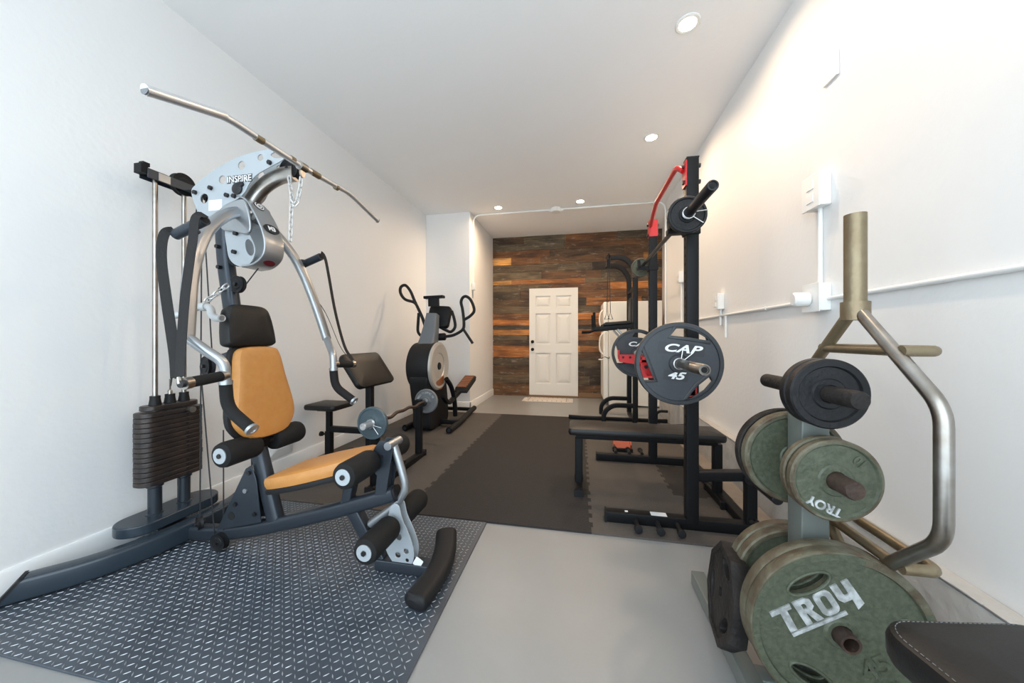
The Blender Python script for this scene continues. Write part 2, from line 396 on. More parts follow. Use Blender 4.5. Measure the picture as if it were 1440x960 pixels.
MB().cyl((-.46, 5.33, H-.024), (-.235, 5.33, H-.026), .024).build('hub', 'white', t)
t = thing('junction_box', 'small white box ending the conduit on the left column edge', 'junction box', (-1.70, 5.33, 1.93))
MB().box((-1.672, 5.33, 1.975), (.05, .075, .11)).build('housing', 'white', t, bevel=.004)
MB().box((-1.697, 5.33, 1.85), (.006, .03, .12)).build('stub', 'plate_silver', t)
def socket(y, z, w, h, dpt, label, down=None, cat='outlet box'):
    t = thing('outlet_box', label, cat, (1.26, y, z))
    MB().box((1.26-dpt/2, y, z), (dpt, w, h)).build('housing', 'white', t, bevel=.005)
    MB().box((1.26-dpt-.004, y, z), (.008, w*1.06, h*1.05)).build('cover_plate', 'white', t, bevel=.003)
    q = MB()
    for s in (-1, 1):
        q.box((1.26-dpt-.0095, y, z+s*h*.2), (.005, w*.42, h*.26))
    q.build('receptacle', 'white', t, bevel=.002)
    if down: MB().tube([(1.247, y, z-h/2+.004), (1.247, y, down)], .011).build('riser', 'white', t)
    return t
socket(2.075, 1.90, .13, .17, .052, 'white outlet box high on the right wall above the motion sensor', 1.40)
t = thing('outlet_box', 'white square box with a round sensor knob on the right wall conduit', 'outlet box', (1.26, 2.075, 1.345))
MB().box((1.233, 2.075, 1.345), (.054, .125, .14)).build('housing', 'white', t, bevel=.005)
MB().box((1.204, 2.075, 1.345), (.006, .135, .15)).build('cover_plate', 'white', t, bevel=.002)
MB().lathe([(0, 0), (.036, 0), (.038, .02), (.038, .062), (.03, .07), (0, .07)], (1.20, 2.09, 1.34), (-1, .12, 0), 28).build('sensor', 'white', t)
s = socket(3.36, 1.46, .10, .14, .05, 'white outlet box low on the right wall, to the right of the near rack upright', 1.25)
MB().tube([(1.247, 3.25, 1.335), (1.247, 3.25, 1.14)], .010).build('stub', 'white', s)
socket(4.55, 1.89, .10, .14, .05, 'white outlet box on the far right wall behind the squat rack', 1.345)
t = thing('blank_plate', 'blank white cover plate high on the right wall', 'cover plate', (1.26, 2.01, 2.50))
MB().box((1.254, 2.01, 2.50), (.012, .10, .13)).build('plate', 'wall', t, bevel=.003)
for s_ in (-1, 1): MB().cyl((1.248, 2.01, 2.50+s_*.045), (1.2465, 2.01, 2.50+s_*.045), .004).build('screw', 'white', t)
t = thing('access_panel', 'white framed access panel low on the left wall behind the multi gym', 'wall panel', (XL, 2.41, .21))
pad(.27, .19, .012, frame((XL, 2.41, .24), (0, 1, 0), (0, 0, 1)), r=.01, e=.005).build('frame', 'base', t)
pad(.20, .125, .010, frame((XL+.0165, 2.41, .24), (0, 1, 0), (0, 0, 1)), r=.006, e=.005).build('door', 'base', t)
pad(.14, .075, .006, frame((XL+.027, 2.41, .24), (0, 1, 0), (0, 0, 1)), r=.006, e=.003).build('recess', 'base', t)

# ------------------------------------------------------------------ mats
t = thing('rubber_mat', 'black diamond tread rubber mat under the multi gym', 'mat', (-1.5, 1.44, 0))
mx0, mx1, my0, my1, mt = XL+.018, -.553, .84, 2.02, .008
MB().box(((mx0+mx1)/2, (my0+my1)/2, mt/2), (mx1-mx0, my1-my0, mt)).build('sheet', 'diamond', t, bevel=.002)
lz = MB(); p = .0245; i = 0; y = my0+.012
while y < my1-.01:
    x = mx0+.012; j = 0
    while x < mx1-.01:
        a = PI/4 if (i+j) % 2 else -PI/4; u = V((math.cos(a), math.sin(a), 0)); w = V((-u.y, u.x, 0)); c = V((x, y, mt-.0002)); q = u*.0105; e = w*.0024; up = V((0, 0, .0017))
        b = [lz.bm.verts.new(k) for k in (c-q, c-e, c+q, c+e)]; tp = [lz.bm.verts.new(k+up) for k in (c-q*.7, c-e*.4, c+q*.7, c+e*.4)]
        lz.face(tp)
        for k in range(4): lz.face([b[k], b[(k+1) % 4], tp[(k+1) % 4], tp[k]])
        x += p; j += 1
    y += p; i += 1
lz.build('tread_pattern', 'lozenge', t)
S = .5925; TX0, TY0 = -1.113, 2.024
def edge(a, b, teeth, flip):
    a, b = V(a), V(b); d = (b-a); L = d.length; d /= L; nrm = V((d.y, -d.x))
    if not teeth: return [a]
    out = [a]; n = max(3, int(round(L/.054))); q = L/n; dep = .0105
    for k in range(n):
        s_ = (1 if k % 2 else -1)*flip*dep
        if k == 0 or k == n-1: s_ = 0
        out += [a+d*(q*k+(.001 if k else 0))+nrm*s_, a+d*(q*(k+1)-.001)+nrm*s_]
    return out[1:] if len(out) > 1 else out
def tile(parent, x0, x1, y0, y1, material, teeth=(1, 1, 1, 1)):
    # edges bottom, right, top, left; each shared edge uses one curve so neighbours interlock
    P = []
    P += edge((x0, y0), (x1, y0), teeth[0], 1)
    P += edge((x1, y0), (x1, y1), teeth[1], 1)
    P += [V((q.x, q.y)) for q in edge((x0, y1), (x1, y1), teeth[2], 1)[::-1]] if teeth[2] else [V((x1, y1))]
    P += [V((q.x, q.y)) for q in edge((x0, y0), (x0, y1), teeth[3], 1)[::-1]] if teeth[3] else [V((x0, y1))]
    mb = MB(); mb.prism([(q.x, q.y) for q in P], frame((0, 0, .006), (1, 0, 0), (0, 1, 0)), .012)
    mb.build('foam_tile', material, parent)
def matgroup(name, label, cols, rows, material, special={}):
    t = thing('foam_mat', label, 'mat', ((cols[0][0]+cols[-1][1])/2, (rows[0][0]+rows[-1][1])/2, 0))
    for i, (a, b, l, r) in enumerate(cols):
        for j, (c, d_) in enumerate(rows):
            tile(t, a, b, c, d_, special.get((i, j), material), (j > 0, r, j < len(rows)-1, l))
    return t
rows = [(TY0+S*k, min(TY0+S*(k+1), 4.95)) for k in range(5)]
matgroup('m', 'dark brown interlocking foam mat down the middle of the floor', [(TX0, TX0+S, 1, 1), (TX0+S, TX0+2*S, 1, 1)], rows, 'foamdark')
matgroup('m', 'grey brown foam mat along the left wall under the preacher bench and elliptical', [(XL+.018, TX0-2*S, 0, 1), (TX0-2*S, TX0-S, 1, 1), (TX0-S, TX0, 1, 1)], rows, 'foamgrey')
matgroup('m', 'grey foam mat with one dark corner tile under the squat rack', [(TX0+2*S, TX0+3*S, 1, 1), (TX0+3*S, 1.05, 1, 0)], rows, 'foamgrey', {(1, 1): 'foamdark'})
t = thing('rug', 'small pale woven rug with fringed ends at the white door', 'rug', (-.55, 6.28, 0))
mb = MB(); pad(.78, .40, .010, frame((-.56, 6.28, 0), (1, 0, 0), (0, 1, 0)), r=.01, e=.004, mb=mb); mb.build('weave', 'rug', t)
st = MB()
for k in range(9): st.box((-.56-.34+k*.085, 6.28, .0165), (.012, .37, .004))
st.build('stripes', 'rugdark', t)
for s_ in (-1, 1):
    fr = MB()
    for k in range(26):
        y = 6.09+k*.0152; fr.tube([(-.56+s_*.385, y, .008), (-.56+s_*.42, y+random.uniform(-.006, .006), .007), (-.56+s_*.455, y+random.uniform(-.01, .01), .004)], .0035, n=5)
    fr.build('fringe', 'rug', t)

# ------------------------------------------------------------------ multi gym (faces +X, mirror plane Y = 1.52)
GY = 1.52
g = thing('multi_gym', 'silver and black multi gym with orange pads on the diamond tread mat', 'exercise machine', (-1.6, GY, 0))
def G(mb, name, m, **k): return mb.build(name, m, g, **k)
# base
fb = MB().bar(smooth_path([(-2.345, 1.045, .062), (-2.245, 1.165, .064), (-2.175, 1.30, .068), (-2.135, 1.45, .072), (-2.125, 1.62, .076), (-2.145, 1.78, .082), (-2.19, 1.92, .098)], 6), .082, .094, r=.014)
cap = MB().bar([(-2.345, 1.045, .062), (-2.352, 1.036, .062)], .09, .102, r=.014)
for q, near in ((fb, .02), (cap, 1)):                               # the tube is cut on a slant, its underside running further out
    for v in q.bm.verts:
        if (v.co.xy-V((-2.345, 1.045))).length < .07 and (near == 1 or (v.co.xy-V((-2.345, 1.045))).dot(V((-.64, -.77))) > -.01):
            k = max(0, .112-v.co.z)*.75; v.co.x -= .64*k; v.co.y -= .77*k
rf = G(fb, 'rear_foot', 'blueblack'); cap.build('end_cap', 'rubber', rf)
MB().bar([(-2.19, 1.92, .098), (-2.195, 1.932, .100)], .09, .104, r=.014).build('end_cap', 'rubber', rf)
sb = G(MB().prism(rrect(.20, .47, .099, 10), frame((-2.29, 1.54, .143), (1, 0, 0), (0, 1, 0)), .054), 'stack_base', 'blueblack', bevel=.006)
MB().bar([(-2.23, 1.50, .06), (-2.16, 1.50, .06)], .12, .10).build('base_bracket', 'black', sb)
for y in (1.466, 1.607):
    c = G(MB().lathe([(0, .165), (.036, .165), (.036, .172), (.029, .176), (.029, .315), (.036, .32), (.036, .338), (0, .338)], (-2.29, y, 0), (0, 0, 1), 24), 'stack_riser', 'gunmetal')
for y in (1.467, 1.607): G(MB().cyl((-2.29, y, .33), (-2.29, y, 2.015), .0115), 'guide_rod', 'steel')
for k in range(15):
    P = rrect(.118+random.uniform(-.002, .002), .305, .05, 6)
    mb = MB().prism(P, frame((-2.29+random.uniform(-.002, .002), 1.537, .352+k*.0262), (1, 0, 0), (0, 1, 0)), .0245)
    pl = G(mb, 'stack_plate', 'iron', bevel=.003)
    q = MB(); x = -2.29+.060
    q.cyl((x-.004, 1.585, .352+k*.0262), (x+.0012, 1.585, .352+k*.0262), .006, 10); q.build('pin_hole', 'dark', pl)
hd = G(MB().prism(rrect(.10, .26, .045, 6), frame((-2.29, 1.537, .752), (1, 0, 0), (0, 1, 0)), .026), 'top_plate', 'iron', bevel=.004)
for y in (1.467, 1.607, 1.537): MB().lathe([(0, 0), (.027, 0), (.022, .035), (.022, .05), (0, .05)], (-2.29, y, .765), (0, 0, 1), 20).build('bushing', 'rubber', hd)
G(MB().cyl((-2.228, 1.585, .72), (-2.205, 1.585, .72), .012).lathe([(0, 0), (.017, 0), (.017, .014), (0, .014)], (-2.205, 1.585, .72), (1, 0, 0), 20), 'selector_pin', 'steel')
G(MB().cyl((-2.29, 1.537, .80), (-2.29, 1.537, .90), .004, 8).lathe([(0, 0), (.011, 0), (.011, .022), (.006, .03), (0, .03)], (-2.29, 1.537, .81), (0, 0, 1), 14), 'stack_bolt', 'steel')
# top bracket with pulley
tb = G(MB().box((-2.262, 1.545, 2.018), (.006, .26, .05)).box((-2.318, 1.545, 2.018), (.006, .26, .05)).box((-2.29, 1.46, 2.041), (.062, .09, .006)), 'top_bracket', 'gunmetal', bevel=.002)
MB().box((-2.29, 1.405, 2.035), (.05, .03, .05)).box((-2.29, 1.42, 2.066), (.03, .03, .02)).build('end_clip', 'black', tb)
MB().box((-2.2585, 1.49, 2.018), (.003, .055, .042)).build('guide_label', 'silver', tb)
def pulley(name, o, ax, r=.05, w=.022, m='rubber', parent=g):
    b = MB().lathe([(.008, -w/2), (r*.55, -w/2), (r*.6, -w/2+.003), (r*.85, -w/2+.003), (r, -w/2), (r*.9, 0), (r, w/2), (r*.85, w/2-.003), (r*.6, w/2-.003), (r*.55, w/2), (.008, w/2)], o, ax, 32)
    p = b.build(name, m, parent)
    a = V(ax).normalized()
    MB().cyl(V(o)-a*(w/2+.012), V(o)+a*(w/2+.012), .010, 6).build('axle_bolt', 'blacksteel', p); return p
pulley('pulley', (-2.29, 1.60, 2.035), (1, .05, 0), .064, .03)
G(MB().bar([(-2.25, 1.66, 2.00), (-2.03, 1.57, 1.945)], .05, .05, r=.004), 'boom_link', 'gunmetal')
# main rail and legs
G(MB().bar(smooth_path([(-2.17, GY, .062), (-2.02, GY, .068), (-1.85, GY, .088), (-1.66, GY, .130), (-1.45, GY, .190), (-1.20, GY, .268), (-.875, GY, .380)], 6), .066, .074, r=.02), 'main_rail', 'gunmetal')
G(MB().bar([(-.877, GY, .3795), (-.862, GY, .3845)], .062, .070, r=.02), 'rail_end_cap', 'rubber')
fl = G(MB().bar([(-1.115, GY, .30), (-1.03, GY, .165), (-.95, GY, .052)], .06, .05, r=.006, up=(0, 1, 0)), 'front_leg', 'gunmetal')
G(MB().bar([(-.965, GY, .040), (-.68, GY, .040)], .07, .05, r=.004), 'foot_tube', 'gunmetal')
ffp = smooth_path([(-.668, 1.292, .043), (-.662, 1.32, .043), (-.650, 1.41, .043), (-.646, 1.52, .046), (-.665, 1.63, .056), (-.698, 1.73, .074), (-.712, 1.765, .080)], 6)
nf = len(ffp)-1
G(MB().sweep(ffp, rrect(.110, .066, .031, 5), up=(0, 0, 1), scale=[min(1, .45+.6*math.sin(min(1, 6*min(k/nf, 1-k/nf)+.02)*PI/2)) for k in range(nf+1)]), 'front_foot', 'rubber')
mb = MB().prism(rrect(.040, .040, .004), frame((-.742, 1.49, .078), (.85, 0, -.5), (.5, 0, .85)), .003); G(mb, 'warning_tag', 'paint_white')
for s in (-1, 1):
    G(MB().prism([(-1.885, .115), (-1.70, .16), (-1.605, .185), (-1.635, .40), (-1.665, .475), (-1.70, .455)][::1], XZ(0, GY+s*.042, 0), .006), 'gusset', 'gunmetal', bevel=.002)
G(MB().cyl((-1.70, GY-.052, .34), (-1.70, GY-.040, .34), .012, 12), 'gusset_rivet', 'silver'); G(MB().cyl((-1.79, GY-.047, .20), (-1.79, GY-.0449, .20), .021, 20), 'gusset_hole', 'dark')
for x, z in ((-1.675, .435), (-1.64, .225), (-1.76, .265)): G(MB().cyl((x, GY-.056, z), (x, GY-.040, z), .011, 6), 'bolt', 'blacksteel')
pulley('base_pulley', (-1.865, 1.475, .056), (0, 1, 0), .046, .03)
pulley('base_pulley', (-2.03, 1.50, .125), (.5, 1, 0), .035, .022)
# mast
mast = smooth_path([(-1.555, GY, .165), (-1.625, GY, .40), (-1.70, GY, .66), (-1.765, GY, .93), (-1.815, GY, 1.16), (-1.85, GY, 1.36), (-1.88, GY, 1.56), (-1.893, GY, 1.76), (-1.89, GY, 1.87)], 6)
G(MB().bar(mast, .062, .080, r=.024, up=(1, 0, 0)), 'mast', 'gunmetal')
for x, z in ((-1.875, 1.62), (-1.865, 1.51), (-1.85, 1.39)): G(MB().cyl((x-.01, GY-.05, z), (x-.01, GY-.028, z), .011, 6), 'bolt', 'blacksteel')
pulley('mast_pulley', (-1.79, GY-.01, 1.42), (0, 1, 0), .045)
pulley('mast_pulley', (-1.80, GY-.01, 1.56), (0, 1, 0), .042)
pulley('rear_pulley', (-1.935, 1.47, .985), (.3, 1, 0), .052, .03)
G(MB().bar([(-1.935, 1.49, 1.01), (-1.80, 1.52, 1.06)], .04, .03, r=.004), 'pulley_arm', 'gunmetal')
# boom: two silver side plates carrying pulleys
def bez(pts, n=5): return closed_smooth(pts, n)
outl = [(-2.035, 1.912), (-2.00, 1.955), (-1.93, 1.997), (-1.83, 2.040), (-1.72, 2.073), (-1.60, 2.090), (-1.50, 2.088), (-1.44, 2.058), (-1.46, 2.030), (-1.55, 1.996), (-1.62, 1.967), (-1.665, 1.925), (-1.69, 1.888), (-1.74, 1.852), (-1.815, 1.828), (-1.89, 1.785), (-1.955, 1.765), (-1.99, 1.80)]
hole = lambda x, z, r, n=20: [(x+r*math.cos(2*PI*k/n), z+r*math.sin(2*PI*k/n)) for k in range(n)]
slot = lambda x, z, a, b, t, n=20: [(x+a*math.cos(2*PI*k/n)*math.cos(t)-b*math.sin(2*PI*k/n)*math.sin(t), z+a*math.cos(2*PI*k/n)*math.sin(t)+b*math.sin(2*PI*k/n)*math.cos(t)) for k in range(n)]
hs = [hole(-1.832, 1.962, .022), hole(-1.711, 2.025, .022), hole(-1.595, 2.053, .017), hole(-1.95, 1.873, .026), slot(-1.488, 2.055, .045, .016, -.15)]
for s in (-1, 1):
    bp = G(MB().holed(bez(outl), hs, XZ(0, GY+s*.055, 0), .006, .001), 'boom_plate', 'plate_silver')
    for x, z in ((-1.903, 1.923), (-1.798, 1.876), (-2.005, 1.908), (-1.535, 2.02), (-1.704, 1.925), (-1.753, 1.868)):
        MB().cyl((x, GY+s*.056, z), (x, GY+s*.070, z), .012, 6).build('bolt', 'blacksteel', bp)
    MB().lathe([(0, 0), (.030, 0), (.030, .010), (.016, .014), (0, .014)], (-1.733, GY+s*.056, 1.905), (0, s, 0), 24).build('pivot_cap', 'blacksteel', bp)
    if s < 0:
        MB().text('INSPIRE', .046, XZ(-1.724, GY-.0592, 1.955), .002, off=.0003).build('lettering', 'paint_white', bp)
        MB().text('INSPIRE', .046, XZ(-1.7235, GY-.0584, 1.9545), .001, off=.0042).build('lettering_outline', 'blacksteel', bp)
        MB().box((-1.876, GY-.0585, 1.832), (.085, .001, .055)).build('sticker', 'paint_white', bp)
pulley('pulley', (-1.47, GY, 2.005), (0, 1, 0), .056, .03)
pulley('pulley', (-1.97, GY, 1.92), (0, 1, 0), .05, .03)
G(MB().bar(smooth_path([(-1.725, GY, 1.845), (-1.675, GY, 1.905), (-1.61, GY, 1.95), (-1.53, GY, 1.98), (-1.44, GY, 1.985)], 6), .075, .055, r=.02, up=(0, 1, 0)), 'boom_fairing', 'steel')
# press arm housing
hp = smooth_path([(-1.765, GY, 1.875), (-1.70, GY, 1.855), (-1.645, GY, 1.79), (-1.595, GY, 1.70), (-1.572, GY, 1.62), (-1.585, GY, 1.555), (-1.64, GY, 1.515), (-1.71, GY, 1.505)], 6)
hg = G(MB().bar(hp, .012, .118, r=.005, up=(0, 1, 0)), 'press_housing', 'silver')
def decal(p, r1, r2, body, size, ang, m1='blacksteel'):            # badge on the housing's outer face
    nrm = V((math.cos(ang), 0, math.sin(ang))); Mx = frame(V(p)+nrm*.0095, (0, 1, 0), nrm.cross(V((0, 1, 0))))
    if (Mx.to_3x3() @ V((0, 0, 1))).dot(nrm) < 0: Mx = frame(V(p)+nrm*.0095, (0, 1, 0), -nrm.cross(V((0, 1, 0))))
    MB().prism(slot(0, 0, r1, r2, 0, 28), Mx, .008).build('badge', m1, hg)
    if body: MB().text(body, size, Mx @ Matrix.Translation((0, 0, .0044)), .0014, off=.0012).build('badge_lettering', 'paint_white', hg)
    else:
        MB().lathe([(r1*.72, .002), (r1*.9, .002), (r1*.9, .0052), (r1*.72, .0052)], Mx @ V((0, 0, 0)), nrm, 28, closed=True).build('badge_ring', 'paint_white', hg)
        b = MB(); b.lathe([(r1*.28, .002), (r1*.5, .002), (r1*.5, .0052), (r1*.28, .0052)], Mx @ V((0, 0, 0)), nrm, 28, closed=True).build('badge_ring', 'paint_white', hg)
decal((-1.675, GY, 1.825), .027, .027, None, 0, .62)
decal((-1.597, GY, 1.70), .045, .026, 'M3', .034, .42)
MB().prism(slot(0, 0, .032, .016, 0, 28), frame((-1.603, GY, 1.529), (0, 1, 0), (.6, 0, .75)), .012).build('badge', 'maroon', hg)
for s in (-1, 1):
    G(MB().holed(bez([(-1.82, 1.70), (-1.79, 1.735), (-1.70, 1.72), (-1.66, 1.66), (-1.63, 1.58), (-1.665, 1.515), (-1.73, 1.505), (-1.79, 1.545), (-1.81, 1.62)], 5), [slot(-1.665, 1.60, .045, .025, 1.9)], XZ(0, GY+s*.052, 0), .005, .001), 'cheek_plate', 'plate_silver')
    for x, z in ((-1.755, 1.58), (-1.745, 1.675)): G(MB().cyl((x, GY+s*.05, z), (x, GY+s*.068, z), .012, 6), 'bolt', 'blacksteel')
    G(MB().prism(bez([(-1.835, 1.80), (-1.70, 1.845), (-1.66, 1.80), (-1.64, 1.70), (-1.665, 1.665), (-1.75, 1.685), (-1.82, 1.70)], 4), XZ(0, GY+s*.066, 0), .014), 'arm_hub', 'silver', bevel=.004)
# press arms, handles
def side(s, p): return (p[0], GY+s*p[1], p[2])
for s in (-1, 1):
    A = smooth_path([side(s, p) for p in [(-1.73, .03, 1.795), (-1.715, .13, 1.745), (-1.69, .235, 1.64), (-1.665, .30, 1.52), (-1.64, .345, 1.385), (-1.61, .375, 1.25), (-1.585, .40, 1.125)]], 6)
    arm = G(MB().sweep(A, rrect(.058, .040, .018, 4), up=(1, 0, .25)), 'press_arm', 'silver')
    lo = MB().tube([side(s, p) for p in [(-1.59, .398, 1.14), (-1.53, .36, 1.075), (-1.482, .328, 1.03), (-1.478, .326, .935)]], .0205, f=.05, n=16)
    lo.lathe([(.0205, 0), (.025, 0), (.025, .016), (.0205, .016)], side(s, (-1.478, .326, .935)), (0, 0, 1), 20, closed=True); lo.build('handle_tube', 'silver', arm)
    MB().tube([side(s, p) for p in [(-1.478, .326, .935), (-1.468, .327, .835), (-1.345, .33, .755)]], .0235, f=.05, n=16).build('foam_grip', 'foam', arm)
    e = V(side(s, (-1.345, .33, .755))); d = (e-V(side(s, (-1.468, .327, .835)))).normalized()
    MB().lathe([(0, .0), (.026, 0), (.026, .012), (.014, .014), (.012, .008), (0, .008)], e, d, 24).build('grip_cap', 'silver', arm)
    MB().tube([side(s, p) for p in [(-1.475, .350, .972), (-1.464, .470, .962)]], .0215, n=16).build('foam_grip', 'foam', arm)
    MB().cyl(side(s, (-1.478, .326, .974)), side(s, (-1.475, .352, .972)), .022).cyl(side(s, (-1.464, .470, .962)), side(s, (-1.462, .496, .960)), .023).build('grip_collar', 'steel', arm)
    MB().cyl(side(s, (-1.462, .496, .960)), side(s, (-1.461, .508, .960)), .014).build('grip_eye', 'blacksteel', arm)
    # peg that carries the hanging strap
    pg = MB().tube([side(s, p) for p in [(-1.735, .335, 1.585), (-1.575, .335, 1.640)]], .0225, n=16)
    pg.cyl(side(s, (-1.690, .25, 1.60)), side(s, (-1.675, .335, 1.605)), .018); pg.build('strap_peg', 'gunmetal', arm)
    MB().cyl(side(s, (-1.5755, .335, 1.6398)), side(s, (-1.5735, .335, 1.6405)), .015).build('peg_bore', 'dark', arm)
# pads
tilt = V((.165, 0, 1)).normalized()                                  # back pads lean away
bx = frame((-1.745, GY, 1.195), (0, 1, 0), (-.14, 0, 1))             # faces +X
hr = [(-.085, .105), (.0, .112), (.085, .105), (.118, .06), (.135, -.06), (.12, -.108), (.0, -.112), (-.12, -.108), (-.135, -.06), (-.118, .06)]
G(outline_pad(bez(hr, 4), .075, bx @ Matrix.Translation((0, 0, -.03)), .024), 'headrest', 'vinyl')
bk = [(-.075, .235), (.075, .235), (.115, .20), (.135, .08), (.165, -.09), (.15, -.17), (.08, -.23), (-.08, -.23), (-.15, -.17), (-.165, -.09), (-.135, .08), (-.115, .20)]
bf = frame((-1.665, GY, .848), (0, 1, 0), (-.16, 0, 1))
bkp = G(outline_pad(bez(bk, 4), .060, bf @ Matrix.Translation((0, 0, -.01)), .02), 'back_pad', 'orange')
outline_pad(bez([(x*1.06, z*1.04) for x, z in bk], 4), .028, bf @ Matrix.Translation((0, 0, -.036)), .008).build('back_shell', 'rubber', bkp)
G(MB().bar([(-1.80, GY, 1.17), (-1.765, GY, 1.18)], .08, .10, r=.01).bar([(-1.735, GY, .84), (-1.69, GY, .845)], .08, .10, r=.01), 'pad_mount', 'black')
sf = frame((-1.245, GY, .478), (.966, 0, .258), (0, 1, 0))
st_ = [(-.255, -.10), (-.24, -.135), (-.05, -.165), (.16, -.14), (.235, -.10), (.25, 0), (.235, .10), (.16, .14), (-.05, .165), (-.24, .135), (-.255, .10), (-.262, 0)]
sp = G(outline_pad(bez(st_, 4), .062, sf @ Matrix.Translation((0, 0, -.02)), .022), 'seat_pad', 'orange')
outline_pad(bez([(x*1.01, z*1.01) for x, z in st_], 4), .024, sf @ Matrix.Translation((0, 0, -.040)), .006).build('seat_shell', 'rubber', sp)
G(MB().bar([(-1.14, GY, .30), (-1.10, GY, .475)], .05, .05, up=(0, 1, 0)).bar([(-1.46, GY, .392), (-1.02, GY, .512)], .05, .035), 'seat_support', 'gunmetal')
# roller pads
def rollers(x, z, y0, y1, r, carrier):
    G(MB().cyl((x, y0-.004, z), (x, y1+.004, z), .012), 'roller_axle', 'steel')
    for a, b, e in ((y0, GY-.045, -1), (GY+.045, y1, 1)):
        R = r; L = b-a
        p = G(MB().lathe([(.012, .003), (R*.72, .0), (R*.92, .006), (R, .022), (R, L-.022), (R*.92, L-.006), (R*.72, L), (.012, L-.003)], (x, a, z), (0, 1, 0), 36), 'roller_pad', 'foam')
        ye = a if e < 0 else b
        MB().lathe([(0, .004), (R*.58, .004), (R*.60, .0), (R*.60, -.003), (0, -.003)], (x, ye, z), (0, -e, 0), 32).build('roller_cap', 'plate_silver', p)
        MB().cyl((x, ye+e*.001, z), (x, ye+e*.009, z), .011, 6).build('roller_bolt', 'blacksteel', p)
rollers(-1.634, .585, 1.293, 1.747, .060, None); rollers(-.977, .545, 1.276, 1.764, .058, None); rollers(-.873, .242, 1.27, 1.77, .057, None)
G(MB().bar([(-1.70, GY, .60), (-1.62, GY, .585)], .045, .05), 'roller_bracket', 'black')
# leg lever
kp = MB()
for s in (-1, 1): kp.prism([(-.965, .372), (-.905, .385), (-.872, .60), (-.885, .635), (-.94, .64), (-.985, .575), (-.99, .52), (-.955, .47)], XZ(0, GY+s*.030, 0), .007)
kp.bar([(-.94, GY, .36), (-.925, GY, .53)], .052, .05, up=(0, 1, 0)); G(kp, 'knee_post', 'gunmetal', bevel=.002)
for x, z in ((-.905, .612), (-.93, .565)): G(MB().cyl((x, GY-.045, z), (x, GY-.030, z), .012, 6), 'bolt', 'blacksteel')
lv = G(MB().cyl((-.885, GY-.055, .622), (-.885, GY+.055, .622), .019).tube([(-.885, GY, .615), (-.852, GY, .525), (-.815, GY, .405), (-.868, GY, .325), (-1.01, GY, .215)], .0185, f=.07, n=18), 'leg_lever', 'silver')
lp_ = [(-.885, .325), (-.845, .335), (-.825, .27), (-.79, .20), (-.765, .125), (-.775, .065), (-.815, .038), (-.87, .058), (-.91, .115), (-.925, .18), (-.905, .245)]
for s in (-1, 1):
    MB().holed(bez(lp_, 4), [hole(-.845, .185, .017), hole(-.805, .12, .013), hole(-.848, .098, .014), hole(-.80, .078, .009)], XZ(0, GY+s*.024, 0), .005, .001).build('lever_plate', 'plate_silver', lv)
MB().cyl((-.81, GY-.034, .052), (-.81, GY+.034, .052), .010).build('lever_bolt', 'silver', lv)
G(MB().cyl((-1.02, GY, .20), (-.995, GY, .232), .016, 12), 'lever_stop', 'rubber')
# cables
def cable(*p): G(MB().tube(list(p), .0032, n=6), 'cable', 'cable')
cable((-2.21, 1.63, 2.0), (-2.29, 1.54, .86))
cable((-2.015, 1.50, 1.90), (-2.028, 1.50, .15))
cable((-1.99, 1.50, 1.62), (-1.945, 1.50, 1.03)); cable((-1.99, 1.50, 1.62), (-1.995, 1.505, 1.90))
cable((-1.985, 1.47, .985), (-1.905, 1.48, .09)); cable((-1.872, 1.50, .64), (-1.858, 1.49, .10)); cable((-1.72, 1.52, .62), (-1.70, 1.52, .20))
cable((-1.75, GY, 1.42), (-1.66, GY, 1.515))
# things hanging on the gym
def chain(mb, pts, pitch=.024, r=.0032, L=.032, w=.0085):
    path = smooth_path(pts, 10); cum = [0]
    for a, b in zip(path, path[1:]): cum.append(cum[-1]+(b-a).length)
    n = int(cum[-1]/pitch); k = 0
    for i in range(n):
        d = (i+.5)*pitch
        while k < len(cum)-2 and cum[k+1] < d: k += 1
        t = (path[k+1]-path[k]).normalized(); c = path[k]+t*(d-cum[k])
        u = t.orthogonal().normalized(); ref = V((0, 1, 0))-t*t.dot(V((0, 1, 0)))
        u = ref.normalized() if ref.length > .1 else u
        if i % 2: u = t.cross(u)
        h = L/2-w; link = [c+t*(h+w*math.sin(a)*1)*1+u*w*math.cos(a) for a in [PI*q/6 for q in range(7)]]+[c-t*(h+w*math.sin(a))-u*w*math.cos(a) for a in [PI*q/6 for q in range(7)]]
        mb.sweep(link, circ(r, 6), closed=True)
    return mb
LBX = -1.335
lb = thing('lat_bar', 'long silver lat pulldown bar hung above the multi gym', 'exercise bar', (LBX, 1.45, 1.93))
bar = [(LBX, .835, 1.912), (LBX, 1.075, 1.985), (LBX, 1.45, 1.975), (LBX, 1.80, 1.992), (LBX, 2.085, 1.928)]
MB().tube(bar, .0145, f=.05, n=18).build('bar', 'chrome', lb)
MB().tube(bar[:2], .0165, n=18).cyl((LBX, .828, 1.9099), (LBX, .836, 1.9123), .0172).build('grip_sleeve', 'chrome', lb)
for y in (.829, 2.087): MB().lathe([(0, 0), (.0155, 0), (.0155, .002), (0, .002)], (LBX, y, 1.910 if y < 1 else 1.9275), (0, -1 if y < 1 else 1, 0), 20).build('end_plug', 'plate_grey', lb)
for a, b in ((1.20, 1.235), (1.375, 1.40), (1.50, 1.56), (1.68, 1.70)): MB().cyl((LBX, a, 1.979), (LBX, b, 1.979), .0155).build('worn_band', 'brass', lb)
